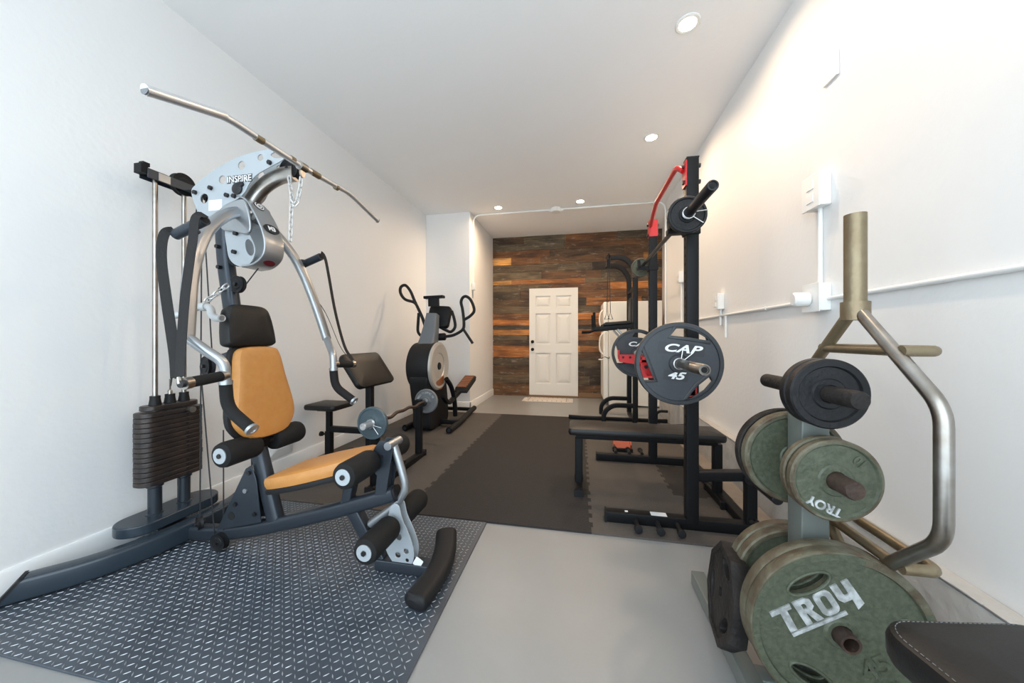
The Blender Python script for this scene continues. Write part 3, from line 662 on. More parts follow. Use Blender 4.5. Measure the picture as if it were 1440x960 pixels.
MB().lathe([(.0145, -.02), (.021, -.02), (.021, .02), (.0145, .02)], (LBX, 1.45, 1.975), (0, 1, 0), 20, closed=True).prism(slot(0, 0, .016, .024, 0), frame((LBX, 1.45, 1.945), (0, 1, 0), (0, 0, 1)), .008).build('swivel', 'steel', lb)
ch = MB(); chain(ch, [(LBX-.005, 1.45, 1.925), (LBX-.015, 1.45, 1.86), (-1.372, 1.452, 1.80), (-1.392, 1.452, 1.815), (-1.405, 1.455, 1.87), (-1.425, 1.462, 1.955)])
chain(ch, [(-1.395, 1.45, 1.83), (-1.400, 1.45, 1.72), (-1.404, 1.45, 1.60)])
tag(ch.build('chain', 'zinc', origin=(-1.4, 1.45, 1.60)), 'zinc chain dangling from the lat bar at the top of the multi gym', 'chain')
ck = thing('curl_attachment', 'short pale angled curl bar hanging in front of the black headrest', 'exercise handle', (-1.80, 1.38, 1.24))
MB().tube(smooth_path([(-1.985, 1.335, 1.245), (-1.93, 1.355, 1.253), (-1.865, 1.375, 1.290), (-1.80, 1.375, 1.283), (-1.765, 1.36, 1.245), (-1.715, 1.345, 1.228), (-1.675, 1.335, 1.228)], 6), .0165, n=16).build('bar', 'handlegrey', ck)
MB().cyl((-1.6755, 1.335, 1.228), (-1.6725, 1.335, 1.228), .013).build('end_plug', 'plate_grey', ck)
MB().lathe([(.0165, -.014), (.021, -.014), (.021, .014), (.0165, .014)], (-1.832, 1.376, 1.289), (1, 0, 0), 18, closed=True).build('swivel', 'handlegrey', ck)
ch = MB(); chain(ch, [(-1.80, GY-.055, 1.41), (-1.815, 1.42, 1.36), (-1.832, 1.378, 1.312)], .026, .004, .036, .011)
tag(ch.build('chain', 'zinc', origin=(-1.81, 1.43, 1.36)), 'short zinc chain holding the curl bar to the multi gym mast', 'chain')
def ribbon(mb, pts, w, nrm, th=.003):
    P = smooth_path(pts, 6); return mb.sweep(P, [(-w/2, -th/2), (w/2, -th/2), (w/2, th/2), (-w/2, th/2)], up=nrm)
for s, lab in ((-1, 'black webbing strap loop on the left press arm near the weight stack'), (1, 'black webbing strap loop on the right press arm before the white wall')):
    t = thing('hanging_strap', lab, 'strap', side(s, (-1.55, .43, 1.0)), 'webbing straps on the press arms')
    for dx, y0, ym in ((-.12, .336, .44), (.045, .336, .43)):
        b = MB(); x = -1.62+dx
        zt = 1.595+.344*(x+1.66)+.012
        ribbon(b, [side(s, p) for p in [(x, .336, zt+.026), (x, .372, zt), (x+.01, .39, zt-.10), ((x-1.52)/2, ym, 1.30), (-1.52+dx*.2, .47, 1.08), (-1.475+dx*.1, .502, .985)]], .034, ((.65, -.76, 0) if dx < 0 else (.35, -.93, 0)) if s < 0 else ((.80, .6, 0) if dx < 0 else (.75, .2, 0)))
        b.build('webbing', 'strap', t)
    MB().tube([side(s, p) for p in [(-1.475, .502, .985), (-1.465, .506, .960)]], .007, n=8).build('clip', 'steel', t)

# ------------------------------------------------------------------ weight plates (axis along Y, front face towards -Y)
def ring_prof(r, th, rim, bore, hub, rec): 
    t = th/2
    return [(bore, -t*.9), (hub, -t*.9), (hub+.004, -t+rec), (r-rim-.004, -t+rec), (r-rim, -t), (r-.004, -t), (r, -t+.004), (r, t-.004), (r-.004, t), (r-rim, t), (r-rim-.004, t-rec), (hub+.004, t-rec), (hub, t*.9), (bore, t*.9)]
def plate(name, label, loc, r, th, m, group=None, rim=None, bore=.0262, rec=.006, hub=None, rimmat=None):
    rim = rim or r*.13; hub = hub or bore*1.55
    o = MB().lathe(ring_prof(r, th, rim, bore, hub, rec), loc, (0, 1, 0), 64, closed=True).build(name, m, origin=loc)
    if rimmat:
        R = MB(); t = th/2
        R.lathe([(r-rim+.003, -t-.0006), (r-.003, -t-.0006), (r+.0007, -t+.004), (r+.0007, t-.004), (r-.003, t+.0006), (r-rim+.003, t+.0006), (r-.006, 0)], loc, (0, 1, 0), 64, closed=True).build('rim', rimmat, o)
    return tag(o, label, 'weight plate', group)
def collar(loc, label, r=.027, flip=1, ang=0.):
    t = thing('spring_collar', label, 'spring clip', loc)
    x, y, z = loc; b = MB(); P = []
    for k in range(49):
        a = k/16*2*PI*1.0; P.append((x+math.cos(a+ang)*(r+.003), y+flip*k*.00035, z+math.sin(a+ang)*(r+.003)))
    b.tube(P, .0026, n=7); b.build('coil', 'zinc', t)
    for s in (-.35, .35):
        a = ang+s; p = (x+math.cos(a)*(r+.003), y+flip*(.0 if s < 0 else .017), z+math.sin(a)*(r+.003)); q = (x+math.cos(a)*(r+.065), p[1]-flip*.004, z+math.sin(a)*(r+.065))
        MB().tube([p, q], .0026, n=7).build('clip_arm', 'zinc', t)
    return t

# ------------------------------------------------------------------ preacher curl bench by the left wall
p = thing('preacher_bench', 'black preacher curl bench with sloped arm pad by the left wall', 'exercise bench', (-1.9, 2.70, .012))
PX, PY = -1.47, 2.70
def Pp(mb, n, m, **k): return mb.build(n, m, p, **k)
Pp(pad(.32, .28, .048, frame((-2.205, PY, .505), (1, 0, 0), (0, 1, 0)), r=.04), 'seat', 'vinyl')
ap = Pp(pad(.33, .53, .050, frame((-1.835, PY, .845), (.575, 0, -.818), (0, 1, 0)), r=.05), 'arm_pad', 'vinyl')
Pp(MB().bar([(-2.205, PY, .03), (-2.205, PY, .30)], .055, .055, up=(1, 0, 0)), 'seat_post', 'black')
Pp(MB().bar([(-2.205, PY, .28), (-2.205, PY, .507)], .044, .044, up=(1, 0, 0)).box((-2.205, PY, .498), (.12, .16, .012)), 'seat_stem', 'black')
Pp(MB().cyl((-2.235, PY, .27), (-2.29, PY, .27), .009).lathe([(0, 0), (.02, 0), (.022, .02), (0, .024)], (-2.275, PY, .27), (-1, 0, 0), 16), 'knob', 'rubber')
Pp(MB().bar([(-1.80, PY, .06), (-1.80, PY, .78)], .055, .055, up=(1, 0, 0)).bar([(-1.80, PY, .76), (-1.845, PY, .85)], .05, .12, up=(0, 1, 0)), 'pad_post', 'black')
Pp(MB().bar([(-2.205, PY, .32), (-1.80, PY, .32)], .05, .05), 'crossbar', 'black')
Pp(MB().bar([(-1.80, PY, .055), (PX, PY, .055)], .05, .05), 'floor_rail', 'black')
Pp(MB().bar([(-2.205, 2.40, .036), (-2.205, 3.00, .036)], .055, .045), 'rear_foot', 'black')
bb = Pp(MB().bar([(PX, 2.20, .040), (PX, 3.05, .040)], .06, .05), 'front_foot', 'black')
for y in (2.195, 3.055): MB().box((PX, y, .040), (.066, .012, .056)).build('end_cap', 'rubber', bb)
for y in (2.27, 2.97):
    u = Pp(MB().bar([(PX, y, .06), (PX, y, .56)], .055, .055, up=(1, 0, 0)), 'bar_upright', 'black')
    MB().prism([(-.03, 0), (.06, 0), (.075, .03), (.06, .035), (.045, .018), (.018, .018), (.0, .055), (-.03, .055)], XZ(PX, y, .50), .05).build('bar_hook', 'black', u)
EX, EZ = -1.435, .532
b = thing('curl_bar', 'bent curl barbell resting on the hooks of the preacher bench', 'barbell', (EX, 2.62, EZ))
MB().tube(smooth_path([(EX, 2.20, EZ), (EX, 2.33, EZ), (EX+.004, 2.42, EZ-.010), (EX-.002, 2.52, EZ+.005), (EX, 2.62, EZ), (EX-.002, 2.72, EZ+.005), (EX+.004, 2.82, EZ-.010), (EX, 2.91, EZ), (EX, 3.10, EZ)], 6), .0135, n=14).build('bar', 'rustpeg', b)
for y0, y1 in ((2.215, 2.055), (3.025, 3.185)):
    d = 1 if y1 > y0 else -1
    MB().lathe([(0, 0), (.030, 0), (.030, .012), (.0245, .014), (.0245, .148), (.021, .152), (.014, .152), (.012, .146), (0, .146)], (EX, y0-d*.006, EZ), (0, d, 0), 28).build('sleeve', 'chrome', b)
plate('weight_plate', 'blue grey weight plate on the near end of the curl bar', (EX, 2.186, EZ), .115, .03, 'plate_blue')
pg = plate('weight_plate', 'grey weight plate with raised lettering on the far end of the curl bar', (EX, 3.055, EZ), .115, .03, 'plate_grey')
ANG = [2.75-k*.165 for k in range(18)]
for k, chx in enumerate('BARBELL OLYMPIC 10'):
    if chx == ' ': continue
    a_ = ANG[k]+.55
    MB().text(chx, .026, XZ(EX+math.cos(a_)*.082, 3.055-.0105, EZ+math.sin(a_)*.082) @ Matrix.Rotation(a_-PI/2, 4, 'Z'), .002, off=.0006).build('raised_letter', 'silver_text', pg)
collar((EX, 2.166, EZ), 'spring clip against the blue grey plate on the curl bar', .026, -1, -.6)

# ------------------------------------------------------------------ elliptical trainer
e = thing('elliptical_trainer', 'grey and black elliptical trainer standing by the white column', 'exercise machine', (-1.84, 4.25, .012))
def El(mb, n, m, **k): return mb.build(n, m, e, **k)
EXc = -1.845
for x, x2, s in ((-1.50, -1.555, 1), (-2.06, -2.12, -1)):
    ft = El(MB().tube(smooth_path([(x, 3.82, .052), (x-.01, 4.2, .055), (x2, 4.7, .062), (x2-.01, 5.0, .075)], 6), .036, n=16), 'floor_tube', 'rubber')
    MB().cyl((x, 3.79, .052), (x, 3.83, .052), .040, bev=.008).build('end_cap', 'black', ft)
    MB().cyl((x, 3.785, .052), (x, 3.792, .052), .018).build('cap_hub', 'gunmetal', ft)
El(MB().bar([(-2.06, 4.12, .07), (-1.50, 4.12, .07)], .07, .05), 'cross_tube', 'black'); El(MB().bar([(-2.12, 4.90, .075), (-1.56, 4.90, .075)], .06, .045), 'cross_tube', 'black')
DY, DZ, DR = 3.98, .79, .295
El(MB().lathe([(0, -.155), (DR-.03, -.155), (DR-.008, -.15), (DR, -.12), (DR, .12), (DR-.008, .135), (DR-.02, .14), (0, .14)], (EXc, DY, DZ), (1, 0, 0), 56), 'flywheel_cover', 'rubber')
El(MB().prism(closed_smooth([(3.715, .70), (3.73, .50), (3.79, .25), (3.81, .045), (4.06, .035), (4.34, .045), (4.36, .25), (4.30, .55), (4.2, .80), (3.95, .78)], 4), frame((EXc, 0, 0), (0, 1, 0), (0, 0, 1)), .235), 'lower_shroud', 'rubber', bevel=.02)
dsc = El(MB().lathe([(.155, .138), (.165, .150), (.27, .162), (.292, .150), (.296, .13), (.29, .125), (.155, .125)], (EXc, DY, DZ), (1, 0, 0), 56, closed=True), 'side_ring', 'ring')
MB().lathe([(0, .143), (.10, .146), (.158, .140), (.158, .13), (0, .13)], (EXc, DY, DZ), (1, 0, 0), 48).build('inner_disc', 'ring', dsc)
MB().lathe([(0, .16), (.042, .156), (.05, .14), (0, .14)], (EXc, DY, DZ), (1, 0, 0), 28).build('crank_hub', 'black', dsc)
MB().prism(closed_smooth([(3.86, .60), (3.98, .63), (4.10, .66), (4.06, .52), (3.98, .50), (3.92, .53)], 3), frame((EXc+.153, 0, 0), (0, 1, 0), (0, 0, 1)), .012).build('brake_plate', 'amber', dsc)
El(MB().sweep([(EXc-.005, 3.96, 1.02), (EXc, 4.0, 1.10), (EXc+.005, 4.06, 1.28), (EXc+.01, 4.10, 1.44)], rrect(.20, .17, .035), up=(0, 1, 0), scale=[1.08, 1.02, .85, .72]), 'neck_shroud', 'greyneck')
con = El(pad(.30, .30, .085, frame((EXc+.04, 4.20, 1.43), (-1, 0, .06), (-.06, .35, .94)), r=.05), 'console', 'rubber')
pad(.24, .21, .008, frame((EXc+.04, 4.235, 1.437), (1, 0, -.06), (-.06, .35, .94)), r=.02, e=.004).build('screen', 'dark', con)
El(MB().bar([(EXc-.13, 4.16, 1.665), (EXc+.13, 4.16, 1.672)], .09, .035).bar([(EXc-.01, 4.17, 1.55), (EXc-.01, 4.165, 1.655)], .14, .05, up=(0, 1, 0)), 'tablet_shelf', 'black')
def hd(pts, n): return El(MB().tube(smooth_path(pts, 5), .019, n=12), n, 'rubber')
hd([(-1.93, 4.12, 1.18), (-1.97, 4.11, 1.36), (-2.03, 4.10, 1.50), (-2.09, 4.10, 1.595), (-2.22, 4.10, 1.64), (-2.285, 4.10, 1.72), (-2.285, 4.10, 1.80), (-2.22, 4.10, 1.825), (-2.15, 4.10, 1.75), (-2.09, 4.10, 1.62), (-2.0, 4.11, 1.43), (-1.95, 4.12, 1.28)], 'swing_handle')
rh = hd([(-1.73, 4.15, 1.155), (-1.62, 4.15, 1.165), (-1.54, 4.15, 1.19), (-1.45, 4.15, 1.25), (-1.437, 4.15, 1.34), (-1.455, 4.15, 1.50), (-1.475, 4.15, 1.595), (-1.45, 4.15, 1.655), (-1.40, 4.15, 1.665), (-1.34, 4.15, 1.61), (-1.30, 4.15, 1.49), (-1.35, 4.15, 1.42), (-1.425, 4.15, 1.375)], 'swing_handle')
MB().tube([(-1.445, 4.15, 1.25), (-1.32, 4.15, 1.07)], .017).build('handle_tail', 'rubber', rh)
El(MB().cyl((-1.80, 4.13, 1.15), (-1.68, 4.14, 1.155), .048, bev=.01), 'handle_pivot', 'black')
hd([(-1.79, 4.2, 1.285), (-1.70, 4.2, 1.24), (-1.63, 4.2, 1.22), (-1.575, 4.2, 1.28), (-1.585, 4.2, 1.38), (-1.62, 4.2, 1.49)], 'grip')
hd([(-1.93, 4.2, 1.15), (-2.03, 4.2, 1.16), (-2.09, 4.2, 1.22), (-2.09, 4.2, 1.34), (-2.08, 4.2, 1.47)], 'grip')
for s, x in ((1, -1.60), (-1, -2.07)):
    pdl = El(MB().prism([(4.46, .40), (4.52, .375), (4.92, .50), (4.95, .555), (4.90, .575), (4.50, .455)], frame((x, 0, 0), (0, 1, 0), (0, 0, 1)), .17), 'pedal', 'rubber', bevel=.008)
    q = MB()
    for k in range(7): q.box((x, 4.53+k*.057, .466+k*.0172), (.135, .040, .014), Matrix.Rotation(math.radians(16.5), 4, 'X'))
    q.build('tread', 'amber', pdl)
    El(MB().bar([(x+s*-.02, 4.60, .42), (x-s*.03, 4.10, .30), (x-s*.05, 3.98, .42)], .05, .05, f=.08), 'pedal_arm', 'black')
    El(MB().tube(smooth_path([(x-s*.055, 4.10, .62), (x-s*.035, 4.22, .50), (x-s*.02, 4.30, .30), (x-s*.02, 4.33, .10)], 5), .030), 'link_arm', 'black')

# ------------------------------------------------------------------ squat rack
r = thing('squat_rack', 'tall black squat rack with red pull up bar and red spotter arms', 'squat rack', (.65, 2.72, .012))
def Rk(mb, n, m, **k): return mb.build(n, m, r, **k)
UX, UY = .652, (2.185, 3.255)
for i, y in enumerate(UY):
    top = 2.185
    u = Rk(MB().bar([(UX, y, .05), (UX, y, top)], .066, .066, up=(1, 0, 0), r=.004), 'upright', 'black')
    MB().box((UX, y, top+.003), (.068, .068, .008)).build('end_cap', 'rubber', u)
    hl = MB()
    for k in range(34): hl.cyl((UX-.0325, y, .42+k*.05), (UX-.0335, y, .42+k*.05), .009, 10)
    ho = hl.build('hole_row', 'dark', u); ho['kind'] = 'stuff'
    f = Rk(MB().bar([(.165, y, .043), (1.02, y, .043)], .062, .062, r=.004), 'foot', 'black')
    MB().box((.162, y, .043), (.012, .068, .066)).build('end_cap', 'rubber', f)
    if i == 0:
        MB().box((.47, y, .0745), (.09, .045, .001)).build('sticker', 'paint_white', f)
        MB().box((.285, y, .0745), (.018, .018, .001)).build('sticker', 'paint_white', f)
    for x in (.335, .455, .565):
        d = -1 if i == 0 else 1
        pz = .040 if i == 0 else .082
        MB().cyl((x, y+d*.02, pz), (x, y+d*.125, pz), .0135).lathe([(0, 0), (.020, 0), (.022, .008), (.022, .024), (0, .028)], (x, y+d*.115, pz), (0, d, 0), 18).build('band_peg', 'rubber', f)
    # rear arm, leg and plate peg
    Rk(MB().bar([(UX+.03, y, .325), (.94, y, .345), (.965, y, .30), (.965, y, .075)], .055, .055, f=.05, up=(0, 1, 0)), 'rear_leg', 'black')
    a = Rk(MB().cyl((.955, y, .34), (.955, y-.30, .34), .0245, bev=.003).lathe([(.0245, 0), (.036, 0), (.036, .014), (.0245, .014)], (.955, y-.045, .34), (0, 1, 0), 20, closed=True), 'plate_peg', 'blacksteel')
    for x, z in ((.982, .10), (.955, .10)): MB().cyl((x, y-.042, z), (x, y-.026, z), .013, 6).build('bolt', 'blacksteel', a)
    # red spotter arm
    sa = Rk(MB().box((UX-.165, y, .962), (.27, .052, .035)), 'spotter_arm', 'red', bevel=.002)
    MB().prism([(-.215, .004), (.085, .004), (.085, -.18), (.02, -.18), (-.03, -.085), (-.215, -.060)], XZ(UX-.075, y-.036, .98), .006).prism([(-.215, .004), (.085, .004), (.085, -.18), (.02, -.18), (-.03, -.085), (-.215, -.060)], XZ(UX-.075, y+.036, .98), .006).box((UX-.04, y-.036, .86), (.12, .006, .16)).box((UX-.04, y+.036, .86), (.12, .006, .16)).build('side_bracket', 'red', sa)
    MB().box((UX-.295, y, .995), (.012, .052, .06)).build('end_stop', 'red', sa)
    for x, z in ((UX-.05, .90), (UX-.05, .955), (UX-.11, .955), (UX-.20, .962), (UX-.26, .962)): MB().cyl((x, y-.046, z), (x, y-.030, z), .011, 12).build('bolt', 'blacksteel', sa)
    # upper bar cradle
    jh = Rk(MB().box((UX, y-.0, 1.765), (.080, .080, .05)).box((UX-.085, y, 1.765), (.10, .05, .03)).prism([(-.125, .0), (-.105, .0), (-.11, .07), (-.13, .075)], XZ(UX, y, 1.765), .05), 'bar_cradle', 'black', bevel=.002)
    MB().cyl((UX-.04, y-.025, 1.745), (UX-.055, y-.025, 1.735), .012).build('lock_knob', 'rubber', jh)
    br = Rk(MB().box((UX-.036, y, 2.10), (.008, .072, .15)) if i == 0 else MB().box((UX, y, 2.115), (.074, .074, .15)), 'pullup_bracket', 'red', bevel=.002)
    for z in (2.055, 2.15):
        for s in (-1, 1): MB().cyl((UX+s*.037, y, z), (UX+s*.050, y, z), .013, 6).build('bolt', 'blacksteel', br)
Rk(MB().tube([(UX-.04, 2.195, 2.13), (UX-.065, 2.24, 2.175), (UX-.065, 2.80, 2.175), (UX-.03, 3.20, 2.13)], .0165, f=.05, n=16), 'pullup_bar', 'red')
Rk(MB().bar([(.965, UY[0], .043), (.965, UY[1], .043)], .055, .055), 'rear_beam', 'black')

def barbell(label, x, z, yc, group=None, m='blacksteel', half=1.09, sl=.42):
    t = thing('barbell', label, 'barbell', (x, yc, z), group)
    MB().cyl((x, yc-half+sl, z), (x, yc+half-sl, z), .0145).build('shaft', m, t)
    for s in (-1, 1):
        b = MB().lathe([(0, 0), (.037, 0), (.037, .02), (.0255, .024), (.0255, sl-.004), (.023, sl), (.018, sl), (.016, sl-.006), (0, sl-.006)], (x, yc+s*(half-sl), z), (0, s, 0), 32).build('sleeve', m, t)
        MB().lathe([(0, sl-.005), (.011, sl-.005), (.013, sl-.003), (0, sl-.001)], (x, yc+s*(half-sl), z), (0, s, 0), 16).build('sleeve_bolt', 'dark', b)
    return t
barbell('black barbell racked high in the squat rack cradles', .575, 1.80, 2.72)
barbell('steel barbell carrying charcoal plates on the red spotter arms', .53, .995, 2.685, m='steel')
# small plates on the high bar
plate('weight_plate', 'small black weight plate on the near end of the high barbell', (.575, 2.00, 1.80), .100, .03, 'plate_black')
plate('weight_plate', 'small grey green worn plate on the far end of the high barbell', (.575, 3.40, 1.80), .088, .03, 'olive', rimmat='rust')
collar((.575, 1.975, 1.80), 'silver spring clip on the high barbell, arms pointing to the right wall', .027, -1, -.25)
# big charcoal plates with three grip windows
win = [[(-.06, .88), (-.19, .655), (.21, .60), (.67, .52), (.61, .66), (.40, .80), (.17, .88)], [(-.83, .38), (-.93, .16), (-.93, -.09), (-.82, -.43), (-.53, -.42), (-.66, -.07)], [(.67, -.27), (.38, -.52), (.15, -.85), (.36, -.80), (.59, -.64), (.76, -.42)]]
def cap_plate(label, loc, group=None):
    x, y, z = loc; R = .2235; t = thing('weight_plate', label, 'weight plate', loc, group)
    hs = [[(a*R, b*R) for a, b in w] for w in win]; out = [(R*.985*math.cos(2*PI*k/72), R*.985*math.sin(2*PI*k/72)) for k in range(72)]
    bore = [(.0262*math.cos(2*PI*k/28), .0262*math.sin(2*PI*k/28)) for k in range(28)]
    MB().holed(out, hs+[bore], XZ(x, y, z), .030, .002).build('web', 'plate_cap', t)
    rm = MB().lathe([(R*.905, -.023), (R*.985, -.023), (R, -.017), (R, .017), (R*.985, .023), (R*.905, .023), (R*.895, .014), (R*.895, -.014)], loc, (0, 1, 0), 72, closed=True)
    rm.build('rim', 'plate_cap2', t)
    lip = MB()
    for w in hs:
        c = V((sum(p[0] for p in w)/len(w), sum(p[1] for p in w)/len(w)))
        P = fillet([V((x+a+(a-c.x)*.06, y-.015, z+b+(b-c.y)*.06)) for a, b in w]+[V((x+w[0][0]+(w[0][0]-c.x)*.06, y-.015, z+w[0][1]+(w[0][1]-c.y)*.06))], 0)[:-1]
        lb_ = MB().sweep(P, rrect(.020, .008, .003, 2), up=(0, 1, 0), closed=True).build('window_lip', 'plate_cap2', t)
    lip.bm.free()
    MB().lathe([(.0262, -.022), (.045, -.022), (.052, -.015), (.0262, -.015)], loc, (0, 1, 0), 40, closed=True).build('hub', 'plate_cap2', t)
    MB().prism(rrect(.235, .062, .004), XZ(x+.012, y-.0155, z+.078) @ Matrix.Rotation(-.10, 4, 'Z'), .001).build('name_panel', 'plate_cap2', t)
    MB().prism(rrect(.125, .054, .004), XZ(x-.016, y-.0155, z-.066) @ Matrix.Rotation(-.10, 4, 'Z'), .001).build('number_panel', 'plate_cap2', t)
    MB().text('CAP', .074, XZ(x+.012, y-.0168, z+.079) @ Matrix.Rotation(-.10, 4, 'Z') @ Matrix.Diagonal((1.28, .8, 1, 1)), .0016, shear=.3, off=.002, space=1.05).build('lettering', 'paint_white', t)
    MB().text('45', .066, XZ(x-.016, y-.0168, z-.066) @ Matrix.Rotation(-.10, 4, 'Z') @ Matrix.Diagonal((1.25, .85, 1, 1)), .0016, shear=.3, off=.002).build('numerals', 'paint_white', t)
    return t
cap_plate('large charcoal plate with white letters on the near end of the low barbell', (.53, 2.00, .995))
cap_plate('charcoal plate with grip windows on the far end of the low barbell', (.53, 3.37, .995))
collar((.53, 1.972, .995), 'spring clip pressed against the large charcoal plate', .027, -1, 1.05)

# flat bench
b = thing('flat_bench', 'flat black padded weight bench standing across the squat rack', 'exercise bench', (.45, 2.61, .012))
def Bn(mb, n, m, **k): return mb.build(n, m, b, **k)
Bn(pad(1.04, .275, .052, frame((.445, 2.61, .437), (1, 0, 0), (0, 1, 0)), r=.03), 'pad', 'vinyl')
Bn(MB().bar([(-.02, 2.61, .412), (.94, 2.61, .412)], .06, .05), 'spine', 'black')
for x in (.0, .945):
    Bn(MB().bar([(x, 2.61, .05), (x, 2.61, .40)], .055, .055, up=(1, 0, 0)), 'leg', 'black')
    ft = Bn(MB().bar([(x, 2.465, .040), (x, 2.755, .040)], .06, .05), 'foot', 'black')
    for y in (2.462, 2.758): MB().box((x, y, .036), (.066, .02, .048)).build('end_cap', 'rubber', ft)
# orange red bracket lying under the bench
b = thing('red_bracket', 'small orange red bracket lying on the grey mat under the bench', 'bracket', (.425, 3.60, .012))
RX = Matrix.Rotation(.5, 4, 'X')
MB().box((.425, 3.60, .078), (.17, .15, .012), RX).box((.345, 3.60, .085), (.012, .15, .075), RX).box((.505, 3.60, .085), (.012, .15, .075), RX).box((.425, 3.655, .115), (.15, .012, .05), RX).build('channel', 'redfloor', b, bevel=.002)
MB().box((.425, 3.53, .028), (.19, .045, .032)).build('foot', 'rubber', b, bevel=.003)

# ------------------------------------------------------------------ dip and pull up tower at the back
t = thing('power_tower', 'black power tower with dip arms before the white refrigerator', 'exercise machine', (.72, 4.97, 0))
def Tw(mb, n, m, **k): return mb.build(n, m, t, **k)
TX = .725
for y in (4.70, 5.25):
    Tw(MB().bar([(TX, y, .05), (TX, y, 2.03), (TX-.13, y, 2.205), (TX-.34, y, 2.20)], .062, .075, f=.15, up=(0, 1, 0)), 'post', 'black')
    Tw(MB().bar([(TX, y, .25), (.44, y, .25), (.325, y, .15), (.325, y, .013)], .055, .062, f=.10, up=(0, 1, 0)), 'step_tube', 'black')
    da = Tw(MB().bar([(TX-.02, y, 1.30), (.20, y, 1.26)], .05, .055), 'dip_arm', 'black')
    pad(.36, .09, .035, frame((.50, y, 1.312), (1, 0, .075), (0, 1, 0)), r=.02, e=.01).build('arm_pad', 'vinyl', da)
    MB().tube([(.205, y, 1.24), (.20, y, 1.48)], .018).build('grip', 'foam', da)
    MB().tube([(.22, y, 1.26), (.17, y, 1.225), (.04, y, 1.22)], .017, f=.03).build('dip_handle', 'foam', da)
    Tw(MB().bar([(TX-.02, y, 1.02), (.50, y, 1.255)], .03, .03, up=(0, 1, 0)), 'arm_brace', 'silver')
Tw(MB().tube([(.40, 4.68, 2.20), (.40, 5.27, 2.20)], .018), 'pullup_bar', 'blacksteel')
Tw(MB().bar([(-.14, 4.84, .044), (.05, 4.84, .036), (1.15, 4.84, .036)], .05, .045, f=.04).bar([(TX, 4.72, .04), (TX, 5.25, .04)], .055, .05), 'base_frame', 'black')
for z in (1.06, 1.80): Tw(MB().bar([(TX, 4.70, z), (TX, 5.25, z)], .05, .05), 'cross_tube', 'black')
Tw(pad(.50, .24, .045, frame((TX-.035, 4.975, 1.45), (0, 0, -1), (0, 1, 0)), r=.05), 'back_pad', 'vinyl')
Tw(MB().tube([(1.02, 4.86, .03), (1.02, 4.86, .13), (1.06, 4.86, .16), (1.16, 4.86, .16)], .018, f=.03), 'stub_handle', 'foam')
t = thing('resistance_cable', 'pair of thin black exercise cables hanging from the power tower arm', 'exercise cable', (.385, 4.69, 1.40))
for dx in (-.022, .022):
    MB().tube(smooth_path([(.385, 4.655, 2.17), (.385+dx*.6, 4.652, 1.9), (.385+dx, 4.65, 1.47)], 6), .005, n=8).build('cord', 'cable', t)
    MB().tube([(.385+dx, 4.65, 1.47), (.355+dx, 4.65, 1.385), (.415+dx, 4.65, 1.385)], .006, n=8, closed=True).build('handle', 'blacksteel', t)
MB().tube([(.385, 4.655, 2.25), (.36, 4.65, 2.20), (.385, 4.65, 2.12), (.41, 4.65, 2.20)], .012, n=8, closed=True).build('carabiner', 'blacksteel', t)
MB().cyl((.385, 4.655, 2.06), (.385, 4.655, 2.17), .022).build('clip', 'black', t)

# ------------------------------------------------------------------ refrigerator
t = thing('refrigerator', 'old white refrigerator facing left at the back wall', 'refrigerator', (.85, 6.25, 0))
MB().box((.91, 6.25, .885), (.84, .70, 1.73)).build('cabinet', 'fridgeside', t, bevel=.012)
for z0, z1, hz in ((1.27, 1.745, (1.30, 1.62)), (.10, 1.258, (.86, 1.22))):
    dd = MB().box((.445, 6.25, (z0+z1)/2), (.085, .70, z1-z0)).build('door', 'fridge', t, bevel=.018)
    MB().tube([(.405, 5.96, hz[0]), (.352, 5.96, hz[0]+.06), (.342, 5.96, (hz[0]+hz[1])/2), (.36, 5.96, hz[1]-.05), (.405, 5.96, hz[1])], .015, f=.05).build('handle', 'fridge', dd)
MB().box((.50, 6.25, .05), (.04, .66, .08)).build('kick_plate', 'plate_grey', t)
MB().box((.90, 5.899, .80), (.025, .003, .012)).build('side_mark', 'plate_grey', t)
tt = thing('hook_rack', 'small white hook with a black cord stuck on the refrigerator door', 'hook', (.37, 5.95, .78))
MB().lathe([(0, 0), (.035, 0), (.05, .012), (.03, .022), (0, .022)], (.37, 5.965, .765), (0, 0, 1), 18).build('cup', 'white', tt)
MB().tube([(.37, 5.96, .79), (.42, 5.90, .83), (.50, 5.893, .80), (.50, 5.893, .83)], .006, f=.02).build('cord', 'cable', tt)

# ------------------------------------------------------------------ weight tree, plates, trap bar
TXX, TYY = .702, 1.224
t = thing('weight_tree', 'grey green weight plate tree in the right foreground', 'weight rack', (TXX, TYY, 0))
def Tr(mb, n, m, **k): return mb.build(n, m, t, **k)
Tr(MB().bar([(TXX, TYY, .05), (TXX, TYY, 1.01)], .074, .074, up=(1, 0, 0), r=.004), 'upright', 'treegrey')
for x in (.535, .87): Tr(MB().bar([(x, .78, .034), (x, 1.70, .034)], .055, .060, r=.004), 'floor_beam', 'treegrey')
Tr(MB().bar([(.535, TYY, .036), (.87, TYY, .036)], .06, .055, r=.004), 'cross_beam', 'treegrey')
PZ = (.972, .735, .325)
for z, y0, y1 in ((PZ[0], 1.020, 1.462), (PZ[1], 1.035, 1.47)):
    Tr(MB().lathe([(0, 0), (.022, 0), (.0245, .004), (.0245, y1-y0-.004), (.022, y1-y0), (0, y1-y0)], (TXX, y0, z), (0, 1, 0), 28), 'plate_peg', 'oct' if z > .9 else 'rustpeg')
pg = Tr(MB().lathe([(.018, 0), (.0245, 0), (.0245, .42), (.018, .42)], (TXX, 1.05, PZ[2]), (0, 1, 0), 28, closed=True), 'plate_peg', 'rustpeg')
